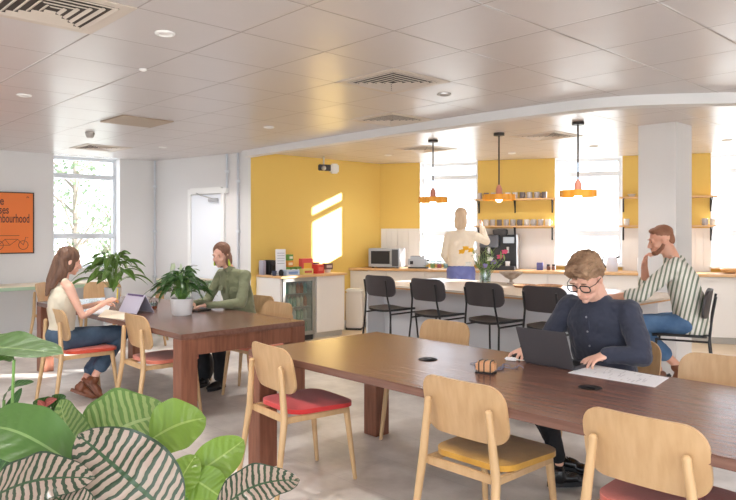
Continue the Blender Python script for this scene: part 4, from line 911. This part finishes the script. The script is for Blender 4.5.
# --- man in striped shirt
def stripe_mat():
    m, nt, b = newmat('striped_shirt'); N, L = nt.nodes, nt.links; tc = N.new('ShaderNodeTexCoord'); mp = N.new('ShaderNodeMapping'); mp.inputs['Rotation'].default_value = (R(-12), 0, 0); L.new(tc.outputs['Object'], mp.inputs[0])
    w = N.new('ShaderNodeTexWave'); w.wave_type = 'BANDS'; w.bands_direction = 'Y'; w.inputs['Scale'].default_value = 9.5; w.inputs['Distortion'].default_value = .7; w.inputs['Detail Scale'].default_value = .6; L.new(mp.outputs[0], w.inputs['Vector'])
    r = N.new('ShaderNodeValToRGB'); r.color_ramp.interpolation = 'CONSTANT'; r.color_ramp.elements[0].color = lin((128, 138, 118)); r.color_ramp.elements[1].position = .36; r.color_ramp.elements[1].color = lin((236, 230, 220)); L.new(w.outputs['Fac'], r.inputs[0]); L.new(r.outputs[0], b.inputs['Base Color']); b.inputs['Roughness'].default_value = .85; return m
H = Rm(18, 14); J = dict(head=(.0, .14, 1.425), neck=(0, .06, 1.285), shr=(.18, .02, 1.235), shl=(-.18, .02, 1.225), elr=(.22, .27, .99), ell=(-.20, .28, .985), wrr=(.06, .27, 1.215), wrl=(-.10, .50, .95),
    hipr=(.09, -.06, .75), hipl=(-.09, -.06, .75), knr=(.10, .34, .72), knl=(-.10, .35, .74), anr=(.02, .16, .36), anl=(-.04, .02, .42))
TR = [((0, -.09, .68), .17, .125), ((0, -.09, .76), .175, .13), ((0, -.075, .88), .17, .13), ((0, -.04, 1.02), .18, .13), ((0, -.01, 1.14), .185, .125), ((0, .015, 1.22), .165, .10), ((0, .05, 1.28), .08, .068)]
m2, j, q, g = person('bearded man in a striped shirt and jeans on the stool at the island end', MAN2, RM2, J, M['skin2'], 1, stripe_mat(), .28, M['denim2'], vox=.007, headR=H, torso=TR, sleeve=.62,
    hand={'r': ((-.35, -.2, 1), (0.2, 1, .2), 1, .9), 'l': ((.2, 1, .1), (0, 0, 1), 1, .5)})
hair(m2, q, H, [((0, -.022, .052), (.077, .090, .070)), ((0, -.07, .0), (.062, .040, .06)), ((0, .04, .088), (.052, .035, .02))], M['hair_ginger'], .007, .008)
hair(m2, q, H, [((0, .072, -.092), (.032, .024, .024)), ((0, .092, -.054), (.026, .009, .006))], M['hair_ginger'], .006, .004, name='beard', caps=[((.062, .0, -.03), (.056, .02, -.062), .014, .016), ((.056, .02, -.062), (.03, .064, -.094), .016, .02), ((-.062, .0, -.03), (-.056, .02, -.062), .014, .016), ((-.056, .02, -.062), (-.03, .064, -.094), .016, .02)])
eyes(m2, q, H, 1, M['hair_ginger'])
shoe(m2, (.02, .16, .325), (-.25, .6, -.50), M['leather'], M['black'], .27); shoe(m2, (-.04, .02, .40), (.1, .35, -.85), M['leather'], M['black'], .27, up=(0, .8, .4))
def m2w(x, y, z): return V((MAN2.x+math.cos(RM2)*x-math.sin(RM2)*y, MAN2.y+math.sin(RM2)*x+math.cos(RM2)*y, z))
o = thing('mobile_phone', 'pale mobile phone held by the man in the striped shirt', 'phone', m2w(-.07, .60, 1.0), RM2); MB().box((0, 0, 0), (.072, .009, .148), rot=(-.6, 0, .2), bev=.003).build('case', pm('phone_case', (180, 190, 200), .3), o)
MB().box((0, -.0055, .001), (.064, .001, .138), rot=(-.6, 0, .2)).build('screen', pm('phone_screen', (90, 110, 130), .2), o, smooth=False)

# --- woman, sleeveless
H = Rm(-8, 16); J = dict(head=(.0, -.06, 1.235), neck=(0, -.115, 1.09), shr=(.155, -.12, 1.015), shl=(-.155, -.12, 1.015), elr=(.20, -.02, .76), ell=(-.17, .06, .79), wrr=(.10, .24, .865), wrl=(-.04, .24, .84),
    hipr=(.085, -.12, .55), hipl=(-.085, -.12, .55), knr=(.10, .37, .57), knl=(-.08, .37, .55), anr=(.07, .14, .21), anl=(.0, .07, .16))
TR = [((0, -.13, .50), .165, .115), ((0, -.13, .58), .15, .11), ((0, -.125, .70), .13, .10), ((0, -.12, .84), .145, .115), ((0, -.12, .93), .15, .105), ((0, -.12, .99), .13, .082), ((0, -.115, 1.05), .055, .045)]
w1, j, q, g = person('woman in a sleeveless oatmeal top and jeans writing at the left table', (-2.59, 6.04, 0), face(0), J, M['skin'], 1, M['knit'], .22, M['denim'], vox=.007, headR=H, torso=TR, collar=False, wom=True, arm_r=(.044, .037, .029), sleeveless=True, shirt_name='top',
    hand={'r': ((-.3, 1, .25), (.3, 0, 1), -1, .9), 'l': ((.2, 1, .0), (0, 0, 1), 1, .6)})
hair(w1, q, H, [((0, -.022, .040), (.086, .100, .088)), ((0, -.07, -.03), (.075, .055, .09)), ((.05, -.05, -.10), (.035, .045, .09)), ((-.05, -.05, -.10), (.035, .045, .09)), ((.06, .01, -.03), (.018, .035, .07))], M['hair_brown'], .007, .005, caps=[((0, -.085, .0), (.0, -.10, -.2), .05, .04), ((.0, -.10, -.2), (.01, -.10, -.33), .04, .014), ((.05, -.03, -.1), (.05, -.01, -.2), .036, .02), ((.045, -.06, -.1), (.03, -.08, -.24), .04, .03)])
eyes(w1, q, H, .9, M['hair_brown'])
shoe(w1, (.07, .13, .17), (.35, .45, -.7), M['leather'], M['leather'], .25, up=(0, .7, .5)); shoe(w1, (.0, .05, .12), (.3, .75, -.35), M['leather'], M['leather'], .25)
def w1w(x, y, z): r = face(0); return V((-2.59+math.cos(r)*x-math.sin(r)*y, 6.04+math.sin(r)*x+math.cos(r)*y, z))
o = thing('pen', 'yellow pen held by the woman in the sleeveless top', 'pen', w1w(.075, .335, .90), 0); MB().rod((0, 0, -.05), (.01, -.01, .075), .0055).build('barrel', pm('yellow_pen', (240, 214, 70), .4), o); MB().rod((0, 0, -.065), (0, 0, -.05), .001, .005).build('tip', M['black'], o)

# --- woman, green jacket
H = Rm(10, 14); J = dict(head=(.05, .20, 1.265), neck=(.02, .115, 1.13), shr=(.17, .06, 1.06), shl=(-.16, .08, 1.06), elr=(.25, .17, .80), ell=(-.22, .22, .80), wrr=(.22, .40, .79), wrl=(.05, .40, .785),
    hipr=(.085, -.04, .55), hipl=(-.085, -.04, .55), knr=(.10, .42, .55), knl=(-.10, .42, .55), anr=(.10, .38, .12), anl=(-.10, .38, .12))
TR = [((0, -.06, .50), .18, .13), ((0, -.05, .58), .175, .13), ((0, -.03, .72), .165, .125), ((0, .02, .88), .175, .13), ((0, .05, .99), .17, .115), ((.01, .07, 1.05), .15, .09), ((.015, .095, 1.10), .07, .055)]
w2, j, q, g = person('smiling woman in an olive green jacket at the far side of the left table', (-1.31, 6.86, 0), face(18, True), J, M['skin'], 1, M['green'], 0, M['trouser'], vox=.007, headR=H, torso=TR, wom=True, arm_r=(.052, .042, .034), shirt_name='jacket',
    hand={'r': ((-.1, 1, -.15), (0, 0, 1), -1, .4), 'l': ((.5, .9, -.05), (0, 0, 1), 1, .4)})
hair(w2, q, H, [((0, -.025, .042), (.084, .096, .084)), ((0, -.065, -.04), (.078, .05, .085)), ((.062, -.02, -.05), (.024, .045, .08)), ((-.064, -.02, -.05), (.024, .045, .08))], M['hair_auburn'], .007, .005, caps=[((-.058, -.05, -.07), (-.05, -.055, -.13), .03, .022), ((.058, -.05, -.07), (.05, -.055, -.13), .03, .022), ((0, -.08, -.08), (0, -.07, -.15), .05, .03)])
eyes(w2, q, H, .9, M['hair_auburn'])
for k in (1, -1): MB().cap(q(k*.078, .004, -.045), q(k*.082, .004, -.10), .007, .013).build('earring', pm('lime_earring', (200, 220, 70), .4), w2)
for k in (-1, 1): MB().ell((.015+k*.045, .125, 1.105), (.040, .016, .028), Rm(-k*20, 30, k*25)).build('collar_flap', M['green'], g)
for k in (-1, 1): MB().box((k*.085, .163, .93), (.085, .012, .045), rot=(.25, 0, -k*.35), bev=.004).build('pocket_flap', M['green'], g)
pk = MB(); pk.tube([(0, .085, .62), (0, .105, .74), (0, .150, .88), (.005, .172, .99), (.012, .150, 1.06)], .012, 6); pk.build('placket', M['green'], g)
for i in range(4): MB().ell((0.0, .155+.0*i, .70+.09*i), (.007, .004, .007)).build('button', M['green'], g)
shoe(w2, (.10, .38, .08), (0, 1, 0), M['black'], M['black'], .25); shoe(w2, (-.10, .38, .08), (0, 1, 0), M['black'], M['black'], .25)
def w2w(x, y, z): r = face(18, True); return V((-1.31+math.cos(r)*x-math.sin(r)*y, 6.86+math.sin(r)*x+math.cos(r)*y, z))
o = thing('tablet', 'thin dark tablet under the hands of the woman in green', 'tablet', w2w(.12, .50, TH+.002), face(18, True)); MB().box((0, 0, .006), (.26, .18, .01), bev=.003).build('body', M['black'], o); MB().box((0, 0, .0118), (.23, .15, .001)).build('screen', pm('tab', (60, 64, 72), .2), o, smooth=False)

# --- woman standing in kitchen
Z3 = 9.35; H = Rm(-6, 10); J = dict(head=(.0, .03, 1.70), neck=(0, .0, 1.53), shr=(.17, .0, 1.44), shl=(-.17, .0, 1.43), elr=(.34, .16, 1.36), ell=(-.23, .05, 1.17), wrr=(.28, .30, 1.55), wrl=(-.16, .25, 1.05),
    hipr=(.09, 0, .95), hipl=(-.09, 0, .95), knr=(.10, .03, .52), knl=(-.10, .03, .52), anr=(.11, 0, .1), anl=(-.11, 0, .1))
TR = [((0, 0, 1.02), .185, .125), ((0, 0, 1.10), .18, .12), ((0, 0, 1.24), .175, .12), ((0, 0, 1.36), .185, .12), ((0, 0, 1.43), .16, .09), ((0, 0, 1.49), .07, .055)]
w3, j, q, g = person('standing blond woman in a cream blouse seen from behind in the kitchen', ((461-368)/F*Z3, Z3, .05*0), R(-10), J, M['skin'], 1, M['cream'], 0, M['denim3'], vox=.009, headR=H, torso=TR, wom=True, arm_r=(.058, .05, .04), leg_r=(.1, .07, .05), cuffs=False, shirt_name='blouse',
    hand={'r': ((0, .6, .8), (1, 0, 0), 1, .5), 'l': ((.3, 1, -.2), (0, 0, 1), 1, .5)})
hair(w3, q, H, [((0, -.022, .042), (.086, .100, .086)), ((0, -.07, -.04), (.078, .05, .10)), ((.055, -.04, -.08), (.035, .05, .10)), ((-.055, -.04, -.08), (.035, .05, .10)), ((0, -.075, -.13), (.07, .035, .07))], M['hair_blond'], .008, .01)
shoe(w3, (.11, 0, .08), (0, 1, 0), M['black'], M['black'], .25); shoe(w3, (-.11, 0, .08), (0, 1, 0), M['black'], M['black'], .25)

# bag under the left table
q_ = at(203, 384, 0); o = thing('black_bag', 'black rucksack on the floor behind the near leg of the left table', 'bag', (q_.x, q_.y, 0), .4)
MB().ell((0, 0, .17), (.11, .09, .17)).build('body', M['black'], o, voxel=.01); MB().tube([(-.04, 0, .33), (-.03, 0, .38), (.03, 0, .38), (.04, 0, .33)], .008).build('handle', M['black'], o); MB().ell((0, -.08, .12), (.08, .03, .08)).build('pocket', M['blackm'], o)

# ------------------------------------------------------------------ foreground planting
o = thing('planter', 'tall trough planter in the bottom left foreground, below the leaves', 'planter', (-.62, 1.45, 0), R(8))
mb = MB(); mb.box((0, -.24, .36), (1.1, .02, .72)); mb.box((0, .24, .36), (1.1, .02, .72)); mb.box((-.54, 0, .36), (.02, .46, .72)); mb.box((.54, 0, .36), (.02, .46, .72)); mb.box((0, 0, .02), (1.06, .46, .03)); mb.build('box', M['cab'], o, smooth=False)
MB().box((0, 0, .60), (1.06, .46, .06)).build('soil', M['soil'], o, smooth=False)
def plant(label, root, leaves, mat, cat='plant', stemr=.004):
    o = thing('calathea_plant' if 'striped' in label else 'leafy_plant', label, cat, root)
    ro = V(root)
    for lf in leaves:
        base, tip, w, arch, nrm = lf[:5]; cup = lf[5] if len(lf) > 5 else .12; mt = lf[6] if len(lf) > 6 else mat
        b, t = deep(*base)-ro, deep(*tip)-ro
        mb = MB(); mb.leaf(b, t, w, arch, nrm, 20, 10, cup, .25, .8); mb.build('leaf', mt, o)
        st = V((random.uniform(-.02, .02), random.uniform(-.02, .02), 0)); m1_ = st.lerp(b, .5)+V((0, 0, .03))
        MB().tube([st, m1_, b], stemr, 6).build('stem', M['stem'], o)
S = .63
plant('pink and cream striped dark calathea at the bottom of the picture', (-.50, 1.32, S), [((176, 520, 1.30), (78, 434, 1.34), .165, .10, (.15, -1, .55), .10), ((-20, 505, 1.25), (95, 478, 1.27), .12, .15, (.0, -.7, 1), .1), ((215, 515, 1.3), (300, 480, 1.34), .10, .2, (0, -.6, 1), .1), ((95, 520, 1.22), (40, 492, 1.25), .07, .1, (0, -.7, 1), .1)], M['leaf_pink'])
plant('light green striped calathea with broad arching leaves', (-.62, 1.50, S), [((80, 462, 1.5), (176, 415, 1.60), .20, .22, (-.1, -1, .9), .14), ((72, 478, 1.42), (2, 470, 1.5), .11, .12, (0, -.8, .8), .1), ((100, 480, 1.45), (60, 400, 1.55), .11, .10, (-.3, -1, .2), .1)], M['leaf_stripe'])
plant('plain glossy green leaf plant at the left edge, middle height', (-.80, 1.45, S), [((78, 468, 1.36), (-30, 430, 1.42), .125, .22, (.0, -.75, 1), .2), ((66, 440, 1.5), (10, 448, 1.5), .06, .1, (0, -.6, 1))], M['leaf_plain'])
plant('lime green leaf plant at the right of the foreground group', (-.42, 1.50, S), [((150, 440, 1.5), (206, 418, 1.55), .12, .2, (0, -1, .6), .2), ((190, 478, 1.42), (244, 440, 1.5), .085, .1, (.3, -1, .3), .3), ((188, 475, 1.4), (225, 500, 1.42), .08, .15, (0, -1, .6), .2), ((170, 500, 1.35), (196, 455, 1.42), .07, .1, (0, -1, .3), .2)], M['leaf_lime'])
plant('tall plant with one broad dark green leaf at the left edge', (-.86, 1.62, S), [((-75, 350, 1.62), (63, 354, 1.48), .14, .03, (0, -.28, 1), .10), ((14, 360, 1.52), (-20, 352, 1.5), .05, .05, (0, -.3, 1), .1)], M['leaf_plain'], stemr=.0035)
plant('cluster of small dark leaves low at the left edge', (-.90, 1.66, S), [((8, 425, 1.7), (22, 388, 1.65), .03, .1, (0, -1, .3)), ((4, 420, 1.7), (-6, 375, 1.6), .03, .1, (0, -1, .3)), ((4, 400, 1.7), (34, 382, 1.65), .03, .15, (0, -.7, 1)), ((50, 408, 1.75), (33, 402, 1.7), .05, .1, (0, -1, .4)), ((52, 410, 1.75), (66, 396, 1.7), .045, .1, (0, -1, .4)), ((50, 412, 1.75), (70, 407, 1.7), .035, .1, (0, -1, .6)), ((10, 440, 1.6), (30, 410, 1.6), .03, .1, (0, -1, .6)), ((0, 470, 1.5), (25, 445, 1.5), .05, .1, (0, -1, .6)), ((20, 470, 1.5), (45, 440, 1.55), .04, .1, (0, -1, .5)), ((-10, 450, 1.55), (12, 425, 1.6), .04, .1, (0, -1, .5))], M['leaf_dark'])
mb = MB(); 
fl_o = thing('bromeliad', 'small red-flowered plant among the foreground leaves', 'plant', (-.70, 1.72, S))
for b_, t_ in (((44, 405, 1.72), (57, 399, 1.7)), ((4, 470, 1.4), (34, 478, 1.36)), ((46, 408, 1.72), (38, 400, 1.7))):
    MB().leaf(deep(*b_)-V((-.70, 1.72, S)), deep(*t_)-V((-.70, 1.72, S)), .02, .1, (0, -1, .5), 6, 4).build('flower', leafmat('pink_red_bract', (190, 96, 90), None), fl_o)
mb.b.free(); MB().tube([(0, 0, 0), deep(46, 410, 1.72)-V((-.70, 1.72, S))], .004).build('stem', M['stem'], fl_o)
# undergrowth filling the trough
mb = MB(); rd = random.Random(11)
for i in range(70):
    x, y = rd.uniform(-.5, .45), rd.uniform(-.2, .2); z = .66+rd.uniform(.02, .22); a = rd.uniform(0, 6.28); mb.leaf((x, y, z-.05), (x+.10*math.cos(a), y+.10*math.sin(a), z+rd.uniform(-.02, .05)), .055, .2, (0, -.2, 1), 6, 4)
    mb.tube([(x, y, .63), (x, y, z-.05)], .002, 4)
tag(mb.build('ground_cover', M['leaf_dark'], loc=(-.62, 1.45, 0), rot=(0, 0, R(8))), 'low dark green leaves filling the planter trough', 'plant')

# ------------------------------------------------------------------ outside
struct(MB().box((0, 20, -.2), (120, 120, .1)), 'ground_outside', pm('pale_paving', (206, 204, 196), .9), smooth=False)
def tree(lab, x, y, h, r, n, seed):
    rd = random.Random(seed); o = thing('tree', lab, 'tree', (x, y, -.15)); mb = MB()
    mb.tube([(0, 0, 0), (.05, 0, h*.4), (0, .05, h*.75)], [.12, .08, .04], 8)
    for k in range(10):
        a = rd.uniform(0, 6.28); z = h*rd.uniform(.25, .7); mb.tube([(0, 0, z), (math.cos(a)*r*.7, math.sin(a)*r*.7, z+r*.6)], [.04, .01], 6)
    mb.build('trunk', pm('bark', (130, 120, 108), .9), o); mb = MB()
    for k in range(n):
        a = rd.uniform(0, 6.28); b = rd.uniform(-1, 1); rr = r*rd.random()**.5; p = V((math.cos(a)*rr, math.sin(a)*rr, h*.62+b*h*.38)); d = V((rd.uniform(-1, 1), rd.uniform(-1, 1), rd.uniform(-1, .6))).normalized()*.12
        mb.leaf(p, p+d, .07, .1, (rd.random(), rd.random(), 1), 3, 2)
    mb.build('foliage', leafmat('tree_leaf_%d' % seed, (104, 122, 92), None), o)
tree('airy green tree outside the left window', -6.75, 15.6, 4.6, 1.3, 1500, 1)
tree('second thinner tree outside the left window, further right', -7.2, 19.0, 2.8, .7, 400, 2)

# ------------------------------------------------------------------ light
w = bpy.data.worlds.new('World'); bpy.context.scene.world = w; w.use_nodes = True; nt = w.node_tree; bg = nt.nodes['Background']; bg.inputs[0].default_value = (.86, .93, 1.0, 1); bg.inputs[1].default_value = 2.35
sun = bpy.data.lights.new('Sun', 'SUN'); sun.energy = 19; sun.color = (1, .95, .88); sun.angle = R(.6); so = bpy.data.objects.new('sun', sun); COL.objects.link(so)
sd = V((-1.83, -.50, -.505)).normalized(); so.rotation_euler = sd.to_track_quat('-Z', 'Y').to_euler()

# ------------------------------------------------------------------ camera
cam = bpy.data.cameras.new('Camera'); cam.sensor_width = 36; cam.lens = F/736*36; cam.shift_y = -(250-HZ)/736; cam.clip_start = .05
co = bpy.data.objects.new('camera', cam); COL.objects.link(co); co.location = (0, 0, CAMZ); co.rotation_euler = (R(90), 0, 0)
sc = bpy.context.scene; sc.camera = co
sc.view_settings.view_transform = 'Standard'; sc.view_settings.look = 'None'; sc.view_settings.exposure = 1.0; sc.view_settings.gamma = 1
